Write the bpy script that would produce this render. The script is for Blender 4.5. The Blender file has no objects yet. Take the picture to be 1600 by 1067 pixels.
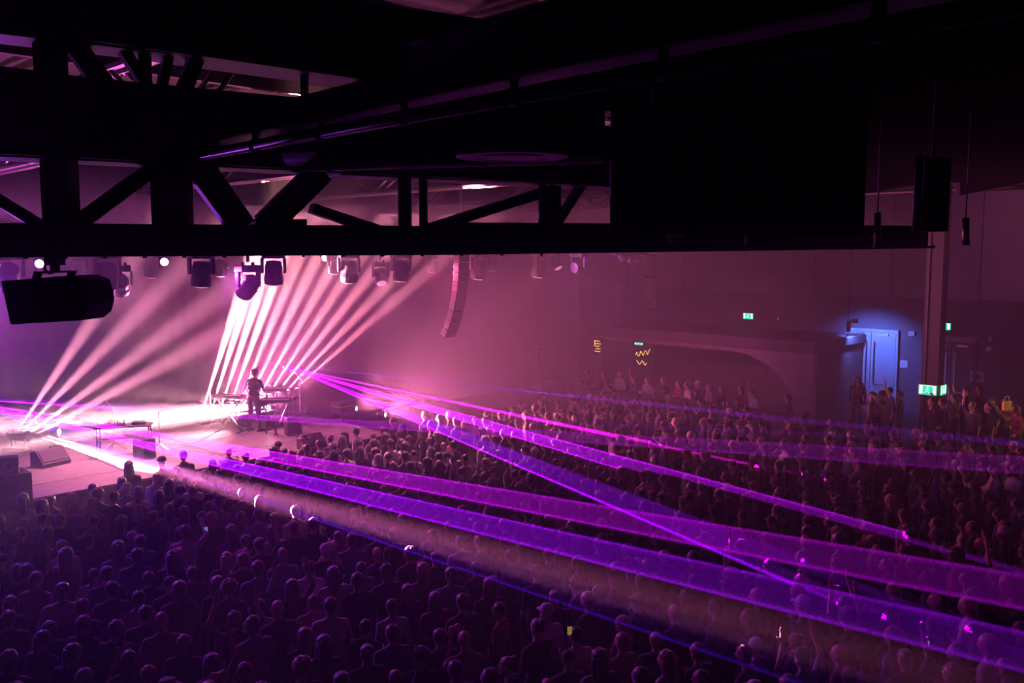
import bpy, bmesh, math, random
import numpy as np
from mathutils import Vector, Matrix
RND = random.Random(7)
SC = bpy.context.scene
COL = SC.collection
PI = math.pi

# ------------------------------------------------------------------ camera, world, exposure
TH = math.radians(5.65); H = 6.3; F = 1400.0          # pitch, eye height, focal length in pixels of a 1600x1067 frame
cam = bpy.data.cameras.new('camera'); cam_o = bpy.data.objects.new('camera', cam); COL.objects.link(cam_o)
cam.sensor_width = 36; cam.lens = 36*F/1600; cam.clip_start = 0.05
cam_o.location = (0, 0, H); cam_o.rotation_euler = (PI/2-TH, 0, 0); SC.camera = cam_o
wd = bpy.data.worlds.new('world'); SC.world = wd; wd.use_nodes = True
wd.node_tree.nodes['Background'].inputs[0].default_value = (0, 0, 0, 1)
vs = SC.view_settings; vs.view_transform = 'Standard'; vs.look = 'None'; vs.gamma = 1; vs.use_curve_mapping = False
vs.exposure = 0.0
SC.cycles.volume_bounces = 0; SC.cycles.max_bounces = 2; SC.cycles.diffuse_bounces = 1; SC.cycles.glossy_bounces = 1
SC.cycles.transparent_max_bounces = 8; SC.cycles.caustics_reflective = False; SC.cycles.caustics_refractive = False
SC.cycles.sample_clamp_indirect = 4.0; SC.cycles.adaptive_threshold = .02; SC.cycles.adaptive_min_samples = 16

def ray(x, y):
    a = (x-800)/F; b = -(y-533.5)/F
    return Vector((a, math.cos(TH)+b*math.sin(TH), -math.sin(TH)+b*math.cos(TH)))
EYE = Vector((0, 0, H))
def P(x, y, d): r = ray(x, y); return EYE + r*(d/r.y)                # picture point at a depth
def Pz(x, y, z): r = ray(x, y); return EYE + r*((z-H)/r.z)           # picture point at a height
q = math.sqrt(.5)
def W(u, v, z=0.0): return Vector((q*(u+v), q*(u-v), z))              # hall coordinates: u along the stage front, v towards the audience
def UV(p): return q*(p.x+p.y), q*(p.x-p.y)
def Pu(x, y, u): r = ray(x, y); n = Vector((q, q, 0)); return EYE + r*(u/r.dot(n))
def Pv(x, y, v): r = ray(x, y); n = Vector((q, -q, 0)); return EYE + r*(v/r.dot(n))
RZ = -PI/4                                                            # local x = v, local y = u
def project(p):
    d = p-EYE; f = Vector((0, math.cos(TH), -math.sin(TH))); up = Vector((0, math.sin(TH), math.cos(TH)))
    k = d.dot(f); return 800+F*d.x/k, 533.5-F*d.dot(up)/k, k

# ------------------------------------------------------------------ materials
def mat(name, col, rough=.6, metal=0.0, var=.15, scale=6.0, bump=0.0, emit=None, es=0.0):
    m = bpy.data.materials.new(name); m.use_nodes = True; nt = m.node_tree; b = nt.nodes['Principled BSDF']
    b.inputs['Roughness'].default_value = rough; b.inputs['Metallic'].default_value = metal
    tc = nt.nodes.new('ShaderNodeTexCoord'); nz = nt.nodes.new('ShaderNodeTexNoise'); nz.inputs['Scale'].default_value = scale; nz.inputs['Detail'].default_value = 4
    nt.links.new(tc.outputs['Object'], nz.inputs['Vector'])
    rp = nt.nodes.new('ShaderNodeValToRGB'); rp.color_ramp.elements[0].position = .3; rp.color_ramp.elements[1].position = .7
    rp.color_ramp.elements[0].color = tuple(c*(1-var) for c in col)+(1,); rp.color_ramp.elements[1].color = tuple(min(1, c*(1+var)) for c in col)+(1,)
    nt.links.new(nz.outputs['Fac'], rp.inputs[0]); nt.links.new(rp.outputs[0], b.inputs['Base Color'])
    if bump:
        bp = nt.nodes.new('ShaderNodeBump'); bp.inputs['Strength'].default_value = bump; bp.inputs['Distance'].default_value = .02
        nt.links.new(nz.outputs['Fac'], bp.inputs['Height']); nt.links.new(bp.outputs[0], b.inputs['Normal'])
    if emit:
        b.inputs['Emission Color'].default_value = (*emit, 1); b.inputs['Emission Strength'].default_value = es
    return m
def volume(name, dens, g, col=(1, 1, 1)):
    m = bpy.data.materials.new(name); m.use_nodes = True; nt = m.node_tree; nt.nodes.clear()
    o = nt.nodes.new('ShaderNodeOutputMaterial'); s = nt.nodes.new('ShaderNodeVolumeScatter')
    s.inputs['Density'].default_value = dens; s.inputs['Anisotropy'].default_value = g; s.inputs['Color'].default_value = (*col, 1)
    nt.links.new(s.outputs[0], o.inputs['Volume']); return m
M = dict(
    concrete=mat('floor_concrete', (.06, .06, .065), .45, 0, .3, 2, .1), wall_dark=mat('wall_dark_paint', (.10, .10, .13), .7, 0, .12, 1.5),
    wall_pale=mat('wall_pale_panel', (.36, .32, .37), .7, 0, .08, 1.2), black_wall=mat('black_drape', (.012, .011, .013), .9, 0, .3, 3, .2),
    ceiling=mat('ceiling_black', (.012, .012, .014), .9, 0, .3, 2), deck=mat('stage_deck_ply', (.26, .24, .24), .35, 0, .25, 5, .05),
    skirt=mat('stage_skirt', (.05, .05, .055), .85, 0, .2, 4), steel=mat('black_painted_steel', (.035, .033, .036), .45, .2, .25, 9, .05),
    pipe=mat('grey_pipe_steel', (.22, .2, .21), .35, .6, .2, 14), alu=mat('truss_aluminium', (.45, .45, .47), .35, .9, .15, 20),
    plastic=mat('black_plastic', (.02, .02, .022), .45, 0, .25, 12), screen=mat('dark_screen_glass', (.006, .006, .008), .55, 0, .1, 2),
    rubber=mat('rubber', (.02, .02, .02), .8), grille=mat('speaker_grille', (.03, .03, .032), .6, .3, .4, 60, .4),
    chrome=mat('brushed_metal', (.6, .6, .62), .3, .9, .1, 30), white=mat('white_plastic', (.75, .75, .76), .5, 0, .05, 5),
    paper=mat('paper', (.8, .78, .75), .8, 0, .04, 8), door=mat('door_paint', (.34, .36, .42), .45, 0, .08, 2),
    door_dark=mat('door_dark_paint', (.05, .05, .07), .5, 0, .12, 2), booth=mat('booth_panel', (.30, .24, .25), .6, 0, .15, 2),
    booth_dark=mat('booth_dark_panel', (.13, .10, .11), .65, 0, .15, 2), wood=mat('dark_wood', (.10, .06, .04), .5, 0, .3, 12),
    duct=mat('duct_black', (.03, .03, .033), .4, .4, .2, 5), lens=mat('dark_lens_glass', (.05, .05, .06), .1, 0, .1, 5),
    yellow=mat('yellow_plastic', (.6, .45, .05), .5), red=mat('red_paint', (.45, .04, .04), .5), keys=mat('ivory_keys', (.75, .73, .7), .4),
    exit_green=mat('exit_green', (.0, .35, .2), .5, 0, .05, 3, 0, (.0, .85, .45), 1.1), exit_white=mat('exit_white', (.8, .9, .85), .5, 0, .03, 3, 0, (.75, 1, .9), 1.6),
    bulb_pink=mat('lit_lens_pink', (.9, .5, .8), .3, 0, .05, 5, 0, (1, .45, .85), 5), bulb_warm=mat('lit_lens_warm', (.9, .8, .7), .3, 0, .05, 5, 0, (1, .75, .72), 22),
    lens_dim=mat('lens_glow_dim', (.6, .3, .45), .3, 0, .05, 5, 0, (.9, .32, .5), .8), amber=mat('amber_neon', (.8, .5, .1), .4, 0, .05, 5, 0, (1, .6, .12), 1.4),
    laser_port=mat('laser_aperture', (.7, .3, .9), .3, 0, .05, 5, 0, (.75, .1, 1), 30), phone_lit=mat('phone_screen', (.3, .3, .5), .3, 0, .05, 5, 0, (.35, .4, 1), .4),
    amber_dim=mat('amber_phone_glow', (.5, .35, .1), .4, 0, .05, 5, 0, (1, .6, .12), .25),
    blue_led=mat('blue_led', (.2, .3, .9), .3, 0, .05, 5, 0, (.25, .35, 1), 6), glass=mat('cup_plastic', (.7, .7, .72), .25, 0, .05, 8),
)
HAZE_G = .5
HAZE = volume('haze_scatter', .0085, HAZE_G)
BEAM = volume('beam_haze_scatter', .0006, HAZE_G)

# ------------------------------------------------------------------ mesh helpers
class MB:
    def __init__(s): s.v = []; s.f = []; s.mi = []
    def add(s, vs_, fs, mi=0):
        k = len(s.v); s.v += [Vector(p) for p in vs_]; s.f += [tuple(i+k for i in f) for f in fs]; s.mi += [mi]*len(fs); return s
    def box(s, c, size, R=None, mi=0):
        c = Vector(c); h = [a/2 for a in size]
        vs_ = [Vector((x*h[0], y*h[1], z*h[2])) for z in (-1, 1) for x, y in ((-1, -1), (1, -1), (1, 1), (-1, 1))]
        if R is not None: vs_ = [R @ p for p in vs_]
        return s.add([c+p for p in vs_], [(3, 2, 1, 0), (4, 5, 6, 7), (0, 1, 5, 4), (1, 2, 6, 5), (2, 3, 7, 6), (3, 0, 4, 7)], mi)
    def bar(s, a, b, w, h, up=Vector((0, 0, 1)), mi=0):
        a = Vector(a); b = Vector(b); d = (b-a); L = d.length; d.normalize()
        x = up.cross(d)
        if x.length < 1e-4: x = Vector((1, 0, 0)).cross(d)
        x.normalize(); z = d.cross(x)
        return s.box((a+b)/2, (w, L, h), Matrix((x, d, z)).transposed(), mi)
    def tube(s, a, b, r0, r1=None, n=12, mi=0):
        a = Vector(a); b = Vector(b); r1 = r0 if r1 is None else r1; d = (b-a).normalized()
        x = d.orthogonal().normalized(); y = d.cross(x)
        vs_ = [p+(x*math.cos(2*PI*i/n)+y*math.sin(2*PI*i/n))*r for p, r in ((a, r0), (b, r1)) for i in range(n)]
        return s.add(vs_, [(i, (i+1) % n, n+(i+1) % n, n+i) for i in range(n)]+[tuple(range(n-1, -1, -1)), tuple(range(n, 2*n))], mi)
    def path(s, pts, r, n=8, mi=0):
        for a, b in zip(pts, pts[1:]): s.tube(a, b, r, r, n, mi)
        return s
    def lathe(s, prof, c=(0, 0, 0), R=None, n=20, mi=0):
        vs_ = []; c = Vector(c)
        for r, z in prof:
            for i in range(n):
                p = Vector((r*math.cos(2*PI*i/n), r*math.sin(2*PI*i/n), z)); vs_.append(c+(R @ p if R is not None else p))
        fs = [(j*n+i, j*n+(i+1) % n, (j+1)*n+(i+1) % n, (j+1)*n+i) for j in range(len(prof)-1) for i in range(n)]
        fs += [tuple(range(n-1, -1, -1)), tuple((len(prof)-1)*n+i for i in range(n))]
        return s.add(vs_, fs, mi)
    def prism(s, poly, fn, mi=0):                       # poly 2-D, fn(a, b, side) -> 3-D
        n = len(poly); vs_ = [fn(a, b, k) for k in (0, 1) for a, b in poly]
        return s.add(vs_, [tuple(range(n)), tuple(range(2*n-1, n-1, -1))]+[(i, n+i, n+(i+1) % n, (i+1) % n) for i in range(n)], mi)
    def ball(s, c, r, n=14, m=9, R=None, mi=0):
        c = Vector(c); r = (r, r, r) if isinstance(r, (int, float)) else r
        vs_ = [Vector((0, 0, -r[2]))]
        for j in range(1, m):
            t = -PI/2+PI*j/m
            vs_ += [Vector((r[0]*math.cos(t)*math.cos(2*PI*i/n), r[1]*math.cos(t)*math.sin(2*PI*i/n), r[2]*math.sin(t))) for i in range(n)]
        vs_.append(Vector((0, 0, r[2]))); L = len(vs_)-1
        fs = [(0, 1+(i+1) % n, 1+i) for i in range(n)]
        for j in range(m-2): fs += [(1+j*n+i, 1+j*n+(i+1) % n, 1+(j+1)*n+(i+1) % n, 1+(j+1)*n+i) for i in range(n)]
        fs += [(L, 1+(m-2)*n+i, 1+(m-2)*n+(i+1) % n) for i in range(n)]
        if R is not None: vs_ = [R @ p for p in vs_]
        return s.add([c+p for p in vs_], fs, mi)
    def capsule(s, a, b, r0, r1, n=10, mi=0):
        a = Vector(a); b = Vector(b); d = b-a; L = d.length; d.normalize(); x = d.orthogonal().normalized(); y = d.cross(x)
        rings = []
        for k in range(1, 4): t = PI/2*(1-k/3); rings.append((-r0*math.sin(t), r0*math.cos(t)))
        for k in range(0, 3): t = PI/2*k/3; rings.append((L+r1*math.sin(t), r1*math.cos(t)))
        vs_ = [a-d*r0]+[a+d*z+(x*math.cos(2*PI*i/n)+y*math.sin(2*PI*i/n))*r for z, r in rings for i in range(n)]+[b+d*r1]
        E_ = len(vs_)-1; m = len(rings)
        fs = [(0, 1+(i+1) % n, 1+i) for i in range(n)]
        for j in range(m-1): fs += [(1+j*n+i, 1+j*n+(i+1) % n, 1+(j+1)*n+(i+1) % n, 1+(j+1)*n+i) for i in range(n)]
        fs += [(E_, 1+(m-1)*n+i, 1+(m-1)*n+(i+1) % n) for i in range(n)]
        return s.add(vs_, fs, mi)
def mesh_of(name, mb, mats, inv=None, bevel=0, smooth=False):
    me = bpy.data.meshes.new(name)
    me.from_pydata([tuple(inv @ p if inv else p) for p in mb.v], [], mb.f)
    for m in (mats if isinstance(mats, (list, tuple)) else [mats]): me.materials.append(M[m] if isinstance(m, str) else m)
    me.polygons.foreach_set('material_index', mb.mi)
    bm = bmesh.new(); bm.from_mesh(me); bmesh.ops.recalc_face_normals(bm, faces=bm.faces)
    if bevel: bmesh.ops.bevel(bm, geom=list(bm.edges), offset=bevel, segments=2, profile=.6, affect='EDGES', clamp_overlap=True)
    bm.to_mesh(me); bm.free()
    if smooth: me.polygons.foreach_set('use_smooth', [True]*len(me.polygons))
    return me
def xf(loc, rz=0.0): return Matrix.Translation(Vector(loc)) @ Matrix.Rotation(rz, 4, 'Z')
def tag(o, label=None, cat=None, group=None, kind=None):
    for k, v in (('label', label), ('category', cat), ('group', group), ('kind', kind)):
        if v: o[k] = v
    return o
def thing(name, label, cat, loc=(0, 0, 0), rz=0.0, group=None, kind=None):
    o = bpy.data.objects.new(name, None); COL.objects.link(o); o.empty_display_size = .2
    o.matrix_world = xf(loc, rz); return tag(o, label, cat, group, kind)
def part(name, mb, m, parent, world=False, bevel=0, smooth=False):
    inv = None
    if world:
        a = Matrix.Identity(4); p = parent
        while p: a = p.matrix_basis @ a; p = p.parent
        inv = a.inverted()
    o = bpy.data.objects.new(name, mesh_of(name, mb, m, inv, bevel, smooth)); COL.objects.link(o); o.parent = parent; return o
def solo(name, mb, m, label, cat, loc=(0, 0, 0), rz=0.0, group=None, kind=None, world=False, bevel=0, smooth=False):
    A = xf(loc, rz)
    o = bpy.data.objects.new(name, mesh_of(name, mb, m, A.inverted() if world else None, bevel, smooth)); COL.objects.link(o); o.matrix_world = A
    return tag(o, label, cat, group, kind)
KIDS = {}
def kids(o):
    return [c for c in bpy.data.objects if c.parent == o]
def copy_tree(o, parent=None):
    c = o.copy(); COL.objects.link(c); c.parent = parent
    for ch in kids(o): copy_tree(ch, c)
    return c
def hbox(u0, u1, v0, v1, z0, z1):                         # hall-aligned box, world coordinates
    m = MB(); vs_ = [W(u, v, z) for z in (z0, z1) for u, v in ((u0, v0), (u1, v0), (u1, v1), (u0, v1))]
    return m.add(vs_, [(3, 2, 1, 0), (4, 5, 6, 7), (0, 1, 5, 4), (1, 2, 6, 5), (2, 3, 7, 6), (3, 0, 4, 7)])
def hb(m, u0, u1, v0, v1, z0, z1): k = hbox(u0, u1, v0, v1, z0, z1); m.add(k.v, k.f); return m

# ------------------------------------------------------------------ lamps: show spots, and added wash spots that have no fixture
def frame(z, x=None):
    z = z.normalized(); x = Vector((0, 0, 1)).cross(z) if x is None else x
    if x.length < 1e-5: x = Vector((1, 0, 0))
    x = (x-z*x.dot(z)).normalized(); return x, z.cross(x), z
def spot(name, S, T, e, col, half, blend=.5, xdir=None, rad=0.0):
    L = bpy.data.lights.new(name, 'SPOT'); L.energy = e; L.color = col; L.spot_size = min(2*half, PI*.98); L.spot_blend = blend; L.shadow_soft_size = rad
    o = bpy.data.objects.new(name, L); COL.objects.link(o)
    x, y, z = frame(S-T, xdir); A = Matrix((x, y, z)).transposed().to_4x4(); A.translation = S; o.matrix_world = A; return o, L
def beam(label, S, T, e, col, half, blend=.6, ext=1.0, group=None):
    """a narrow spot and the cone of haze it lights"""
    T = S+(T-S)*ext
    spot('beam_lamp', S, T, e, col, half, blend); x, y, z = frame(S-T); L = (T-S).length; r = math.tan(half)*L*1.03; k = 14
    m = MB().add([S]+[T+(x*math.cos(2*PI*i/k)+y*math.sin(2*PI*i/k))*r for i in range(k)], [(0, i+1, (i+1) % k+1) for i in range(k)]+[tuple(range(1, k+1))])
    solo('light_beam', m, BEAM, label, 'light beam', S, world=True, group=group)
FANS = []
def fan(label, S, E1, E2, e, col, t=.0012, edge=3.0, fill=.35, pw=14, ends=(1, 1)):
    """a scanned laser: a thin flat fan, brighter where the scan turns round"""
    FANS.append(1); S = S+Vector((.013*(len(FANS) % 3), 0, .017*len(FANS)-.08))
    d1 = (E1-S).normalized(); d2 = (E2-S).normalized(); mid = (d1+d2).normalized(); L = 1.3*max((E1-S).dot(mid), (E2-S).dot(mid))
    w = max(math.tan(d1.angle(d2)/2), t)
    o, la = spot('laser_lamp', S, S+mid, e, col, math.atan(math.hypot(w, t))*1.02, 0, E2-E1)
    x, y, z = frame(-mid, E2-E1); c = S+mid*L
    m = MB().add([S]+[c+x*w*L*a+y*t*L*b for a, b in ((-1, -1), (1, -1), (1, 1), (-1, 1))], [(0, 1, 2), (0, 2, 3), (0, 3, 4), (0, 4, 1), (1, 2, 3, 4)])
    solo('laser_beam', m, BEAM, label, 'laser beam', S, world=True, group='laser fans over the crowd')
    la.use_nodes = True; nt = la.node_tree; em = nt.nodes['Emission']
    tc = nt.nodes.new('ShaderNodeTexCoord'); sp = nt.nodes.new('ShaderNodeSeparateXYZ'); nt.links.new(tc.outputs['Normal'], sp.inputs[0])
    def mt(op, a, b=None):
        n = nt.nodes.new('ShaderNodeMath'); n.operation = op
        for i, v in enumerate((a, b)):
            if v is None: continue
            if isinstance(v, (int, float)): n.inputs[i].default_value = v
            else: nt.links.new(v, n.inputs[i])
        return n.outputs[0]
    zz = mt('ABSOLUTE', sp.outputs[2]); sx = mt('DIVIDE', mt('DIVIDE', sp.outputs[0], zz), w); ny = mt('ABSOLUTE', mt('DIVIDE', sp.outputs[1], zz))
    ax = mt('ABSOLUTE', sx)
    ea = mt('POWER', mt('MAXIMUM', sx, 0.0), pw); eb = mt('POWER', mt('MAXIMUM', mt('MULTIPLY', sx, -1.0), 0.0), pw)
    prof = mt('ADD', fill, mt('MULTIPLY', edge, mt('ADD', mt('MULTIPLY', eb, ends[0]), mt('MULTIPLY', ea, ends[1]))))
    nt.links.new(mt('MULTIPLY', mt('MULTIPLY', mt('LESS_THAN', ax, 1.0), mt('LESS_THAN', ny, t)), prof), em.inputs['Strength'])

PEACH = (1, .36, .38); PINK = (1, .16, .48); PURPLE = (.36, 0, 1); MAGENTA = (.66, 0, 1); INDIGO = (.12, 0, 1)
LASER_B = P(-62, 622, 17.5); LASER_A = P(443, 574, 29.5)
LIGHTS = dict(wash=1.0, beam=1.0, laser=1.0)
# ------------------------------------------------------------------ the show's lamps (added wash spots among them) and what they draw in the haze
KB, KL, KW = 1.55, 4.4, 1.5
# beams fanning from the floor fixtures at the near stage side
for (sx, sy, tx, ty), w_ in zip(((27, 674, 150, 492), (34, 676, 262, 442), (44, 678, 400, 420), (56, 679, 440, 470)),
                            ('steepest', 'second steepest', 'second lowest', 'lowest')):
    beam('pale pink light beam, %s of the fan rising from the near stage floor lamp' % w_, P(sx, sy, 22.4), P(tx, ty, 21.6), 270000*KB, (1, .30, .5), math.radians(3.4), 1.0, 1.6, 'beams fanning from the near stage lamps')
# the long row of beams behind the performer
NTH = 'first second third fourth fifth sixth seventh eighth ninth tenth eleventh'.split()
ROW = [(318+i*14.6, 637-i*3.2) for i in range(11)]
TOPS = [392, 405, 422, 442, 466, 494, 526, 560, 598, 642, 690]
for i, ((sx, sy), tx) in enumerate(zip(ROW, TOPS)):
    beam('peach light beam rising behind the performer, %s from the near end of its row' % NTH[i], Pv(sx, sy, -25.2), P(tx, 405, 24.6+i*.22), (2200000 if i < 4 else 1300000-90000*i)*KB, (1, .36-.012*i, .38), math.radians(2.7), 1.0, 1.7, 'beams rising behind the performer')
# hot low beams raking along the stage and out over the crowd
for (sx, sy, tx, ty, d, e, hf), w_ in zip(((428, 640, 110, 682, 22.2, 450000, 2.6), (412, 636, 235, 655, 23.0, 800000, 3.6), (404, 632, 240, 648, 23.3, 380000, 4.4)), ('lowest', 'middle', 'highest')):
    beam('white hot light beam raking across the stage past the performer, %s of three' % w_, Pv(sx, sy, -24.4), P(tx, ty, d), e*KB, (1, .46, .5), math.radians(hf), .9, 1.05, 'low beams on the stage')
S2 = P(66, 684, 22.2)
beam('broad pale beam leaving the stage corner low over the front crowd', P(70, 680, 22.0), Pz(1000, 950, 1.9), 330000*KB, (1, .2, .5), math.radians(1.7), .9, 1.2, 'low beams on the stage')
beam('white hot beam striking down the near stage edge at the front row', S2, Pz(300, 757, 1.0), 1000000*KB, (1, .5, .56), math.radians(2.7), 1.0, 1.05, 'low beams on the stage')
# lasers from the near stage side
B = LASER_B; A_ = LASER_A
fan('wide violet laser fan sweeping lowest but one across the near crowd', B, Pz(1640, 996, 2.0), Pz(1640, 1060, 2.0), 5.0e6*KL, PURPLE)
fan('wide magenta violet laser fan crossing the crowd above the violet one', B, Pz(1640, 905, 2.2), Pz(1640, 960, 2.2), 4.0e6*KL, MAGENTA)
fan('thin blue violet laser edge running lowest across the crowd', B, Pz(1230, 1062, 2.0), Pz(1400, 1062, 2.0), 2.2e6*KL, INDIGO, edge=5, fill=.10, ends=(1, 0), pw=24)
fan('thin magenta laser fan skimming flat towards the pillar', B, Pz(1640, 716, 3.0), Pz(1640, 742, 3.0), 2.0e6*KL, MAGENTA)
fan('faint violet laser line skimming highest towards the doors', B, Pz(1640, 690, 3.4), Pz(1640, 697, 3.4), .8e6*KL, PURPLE)
# lasers from behind the performer
fan('thin magenta laser fan at the top of the far projector spread', A_, Pz(985, 688, 1.75), Pz(930, 672, 1.75), 5.0e6*KL, (1, 0, .95))
fan('broad bright violet laser fan from the far projector', A_, Pz(1215, 778, 1.83), Pz(935, 723, 1.80), 12.0e6*KL, (.55, 0, 1))
fan('blue violet laser edge falling steepest from the far projector', A_, Pz(1190, 892, 1.75), Pz(1190, 846, 1.75), 5.5e6*KL, PURPLE, edge=6, fill=.14, ends=(1, 0), pw=24)
fan('faint violet laser line passing in front of the bar booth', A_, Pz(1640, 694, 3.2), Pz(1640, 702, 3.2), 1.2e6*KL, PURPLE)
# wash spots added to glow the haze, several with no fixture
def wash(S, T, e, col, half): spot('wash_fill', S, T, e*KW, col, half, 1.0, rad=.08)
wash(W(12.5, -24.5, 2.7), W(19, -8, 3.2), 1500, PINK, .85)
wash(W(15.5, -22.0, 6.0), W(18, -18, 0.0), 600, (1, .18, .45), .9)
wash(W(9.0, -22.5, 6.0), W(9.5, -21.5, 1.2), 3600, (1, .22, .5), .9)
wash(W(4.5, -22.5, 2.5), W(8, -8, 1.3), 550, (.13, .01, .95), .85)
# spots added at the truss, raking down over the crowd from the stage side
wash(W(4.6, -18.6, 5.85), W(5, -6, 1.4), 850, (.45, .05, .95), .62)
wash(W(9.5, -18.6, 5.85), W(10, -5, 1.4), 850, (.75, .06, .8), .62)
wash(W(15.0, -18.6, 5.85), W(19, -5, 1.4), 1000, (1, .1, .3), .62)
wash(W(19.5, -18.3, 6.0), W(27, -9, 1.0), 400, (.55, .09, .8), 1.0)  # wash added from the truss to tint the right wall
wash(W(18.6, -18.4, 5.8), W(29.6, -19, 1.9), 1700, (.9, .16, .45), .34)  # added spot that brightens the booth front
wash(Pv(399, 634, -24.6), W(11.0, -16, 9), 8500, (1, .16, .50), .75)  # added up-spot, no fixture, for the hot glow behind the performer
wash(W(4.5, -26.0, 2.0), W(4, -21.5, 8), 9000, (.85, .12, .72), .75)  # added uplight, no fixture, for more glow at the upper left
wash(Pv(601, 647.5, -20.55), W(18, -13, 5.5), 6600, (1, .19, .42), .75)
wash(Pv(556, 637.5, -22.25), W(18, -15, 6.0), 5400, (1, .19, .42), .75)
wash(W(14.0, -18.7, 5.8), W(13.2, -15.8, 0), 1500, (1, .3, .45), .55)  # added under the truss to veil the crowd before the stage
# spots without fixtures, added behind the performer for an upward halo
wash(Pv(394, 627, -24.9), Pv(400, 380, -23.0), 2600, (1, .26, .38), .8)
wash(Pv(478, 613, -25.3), Pv(486, 380, -24.0), 1800, (1, .26, .38), .8)
wash(Pv(390, 629, -24.3), P(250, 640, 23.4), 7000, (1, .4, .44), .65)  # added spot, no fixture, spreading the halo left of the performer
# assumed blue flood lighting the double doors
spot('assumed_door_flood_lamp', W(32.0, -14.25, 3.68), W(33.7, -14.25, 2.1), 700, (.10, .2, 1), 1.15, .8, rad=.05)
# assumed amber pendant, out of view beyond the right edge, for the amber-lit crowd
spot('assumed_pendant_lamp', W(26.2, -4.6, 3.0), W(25.6, -7.6, .8), 160, (1, .5, .08), .95, .6, rad=.06)
# ------------------------------------------------------------------ the hall
U1, V0, ZC, ZR = 33.7, -29.0, 10.6, .6
def struct(name, mb, m, bevel=0):
    return solo(name, mb, m, None, None, world=True, kind='structure', bevel=bevel)
struct('floor', hbox(-6, U1+.3, V0-.3, 14, -.3, 0), 'concrete')
ro = struct('floor_raised', hbox(25.0, U1, -13.5, 14, .0, ZR), 'concrete')
part('step', hbox(24.62, 25.0, -13.5, 14, 0, .3), 'concrete', ro, True, .01)
struct('wall_stage', hbox(-6, U1+.3, V0-.3, V0, 0, ZC), 'black_wall')
wr = struct('wall_right', hbox(U1, U1+.3, V0, 14, 0, 4.65), 'wall_dark')
for k in range(14):                                      # pale acoustic panels above the dark dado
    v0 = V0+.02+k*3.07
    part('panel', hbox(U1-.06, U1, v0, v0+3.04, 4.67, 10.6), 'wall_pale', wr, True)
struct('wall_upper', hbox(U1, U1+.3, V0, 14, 4.65, ZC), 'wall_dark')
ce = struct('ceiling', hbox(-6, U1+.3, V0-.3, 14, ZC, ZC+.3), 'ceiling')
# roof purlins under the ceiling
for k in range(9):
    part('purlin', hbox(-6, U1, -27+k*3.4, -26.82+k*3.4, ZC-.35, ZC), 'steel', ce, True)
# drapes at the stage back, hung in folds
dr = thing('stage_drape', 'dark pleated drape hanging behind the stage', 'curtain', W(10, V0+.25, 0), RZ)
for k in range(11):
    m = MB(); n = 16; pts = [(k*2.0+i*2.0/n, .014*math.sin(i/n*2*PI*5)) for i in range(n+1)]
    lo = [W(-3.5+a, V0+.28+b, 1.2) for a, b in pts]; hi = [W(-3.5+a, V0+.28+b, 9.2) for a, b in pts]
    lo2 = [p-W(0, .03) for p in lo]; hi2 = [p-W(0, .03) for p in hi]
    m.add(lo+hi, [(i, i+1, n+2+i, n+1+i) for i in range(n)]); m.add(lo2+hi2, [(i+1, i, n+1+i, n+2+i) for i in range(n)])
    part('drape_panel', m, 'black_wall', dr, True, smooth=True)
# stage
ZS, VS, UE = 1.2, -20.0, 15.3
st = struct('stage', hbox(1.0, UE-.02, V0+.5, VS-.03, 0, ZS-.05), 'skirt')
vrows = [-20.0, -21.15, -22.9, -24.4, -25.9, -27.4, -28.5]
for a, b in zip(vrows, vrows[1:]):
    for k in range(6):
        u0 = 1.0+k*(UE-1.0)/6; u1 = u0+(UE-1.0)/6
        part('deck_panel', hbox(u0+.008, u1-.008, b+.01, a-.01, ZS-.05, ZS), 'deck', st, True, .006)
for k in range(8):
    u0 = 1.0+k*(UE-1.0)/8; u1 = u0+(UE-1.0)/8
    part('skirt_panel', hbox(u0+.01, u1-.01, VS-.03, VS, .02, ZS-.06), 'skirt', st, True, .005)
# square pillar with the running-man signs
cp = Pu(1451, 615, 26.8); cu, cv = UV(cp)
pil = struct('column', hbox(cu, cu+.46, cv-.23, cv+.23, 0, 9.5), 'steel')
part('column_guard', hbox(cu-.02, cu+.48, cv-.25, cv+.25, 0, 1.6), 'steel', pil, True, .01)
part('conduit', MB().tube(W(cu-.03, cv-.12, 1.6), W(cu-.03, cv-.12, 9.0), .02), 'steel', pil, True)
# double doors, lit blue
def leaf(par, v0, v1, z0, z1, m, hside, hm):
    d = part('door_leaf', hbox(U1-.06, U1-.01, v0, v1, z0, z1), m, par, True, .006)
    hv = v1-.14 if hside > 0 else v0+.14
    part('handle', MB().tube(W(U1-.13, hv, z0+.75), W(U1-.13, hv, z1-.35), .022).tube(W(U1-.13, hv, z0+.85), W(U1-.05, hv, z0+.85), .014).tube(W(U1-.13, hv, z1-.45), W(U1-.05, hv, z1-.45), .014), hm, d, True)
    part('kick_plate', hbox(U1-.068, U1-.06, v0+.03, v1-.03, z0+.03, z0+.36), 'chrome', d, True)
    part('door_closer', hbox(U1-.14, U1-.06, (v0+v1)/2-.2, (v0+v1)/2+.2, z1-.13, z1-.05), 'chrome', d, True, .01)
    mv = v1-.55 if hside > 0 else v0+.55
    part('push_bar', MB().tube(W(U1-.12, min(hv, mv), z0+.72), W(U1-.12, max(hv, mv), z0+.72), .016), hm, d, True)
def dframe(par, v0, v1, z0, z1, m):
    part('door_frame', hb(hb(hbox(U1-.09, U1, v0-.09, v0, z0, z1+.09), U1-.09, U1, v1, v1+.09, z0, z1+.09), U1-.09, U1, v0-.09, v1+.09, z1, z1+.09), m, par, True, .006)
d1 = thing('door_1', None, None, W(U1, -14.32, ZR), RZ, kind='structure')
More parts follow.
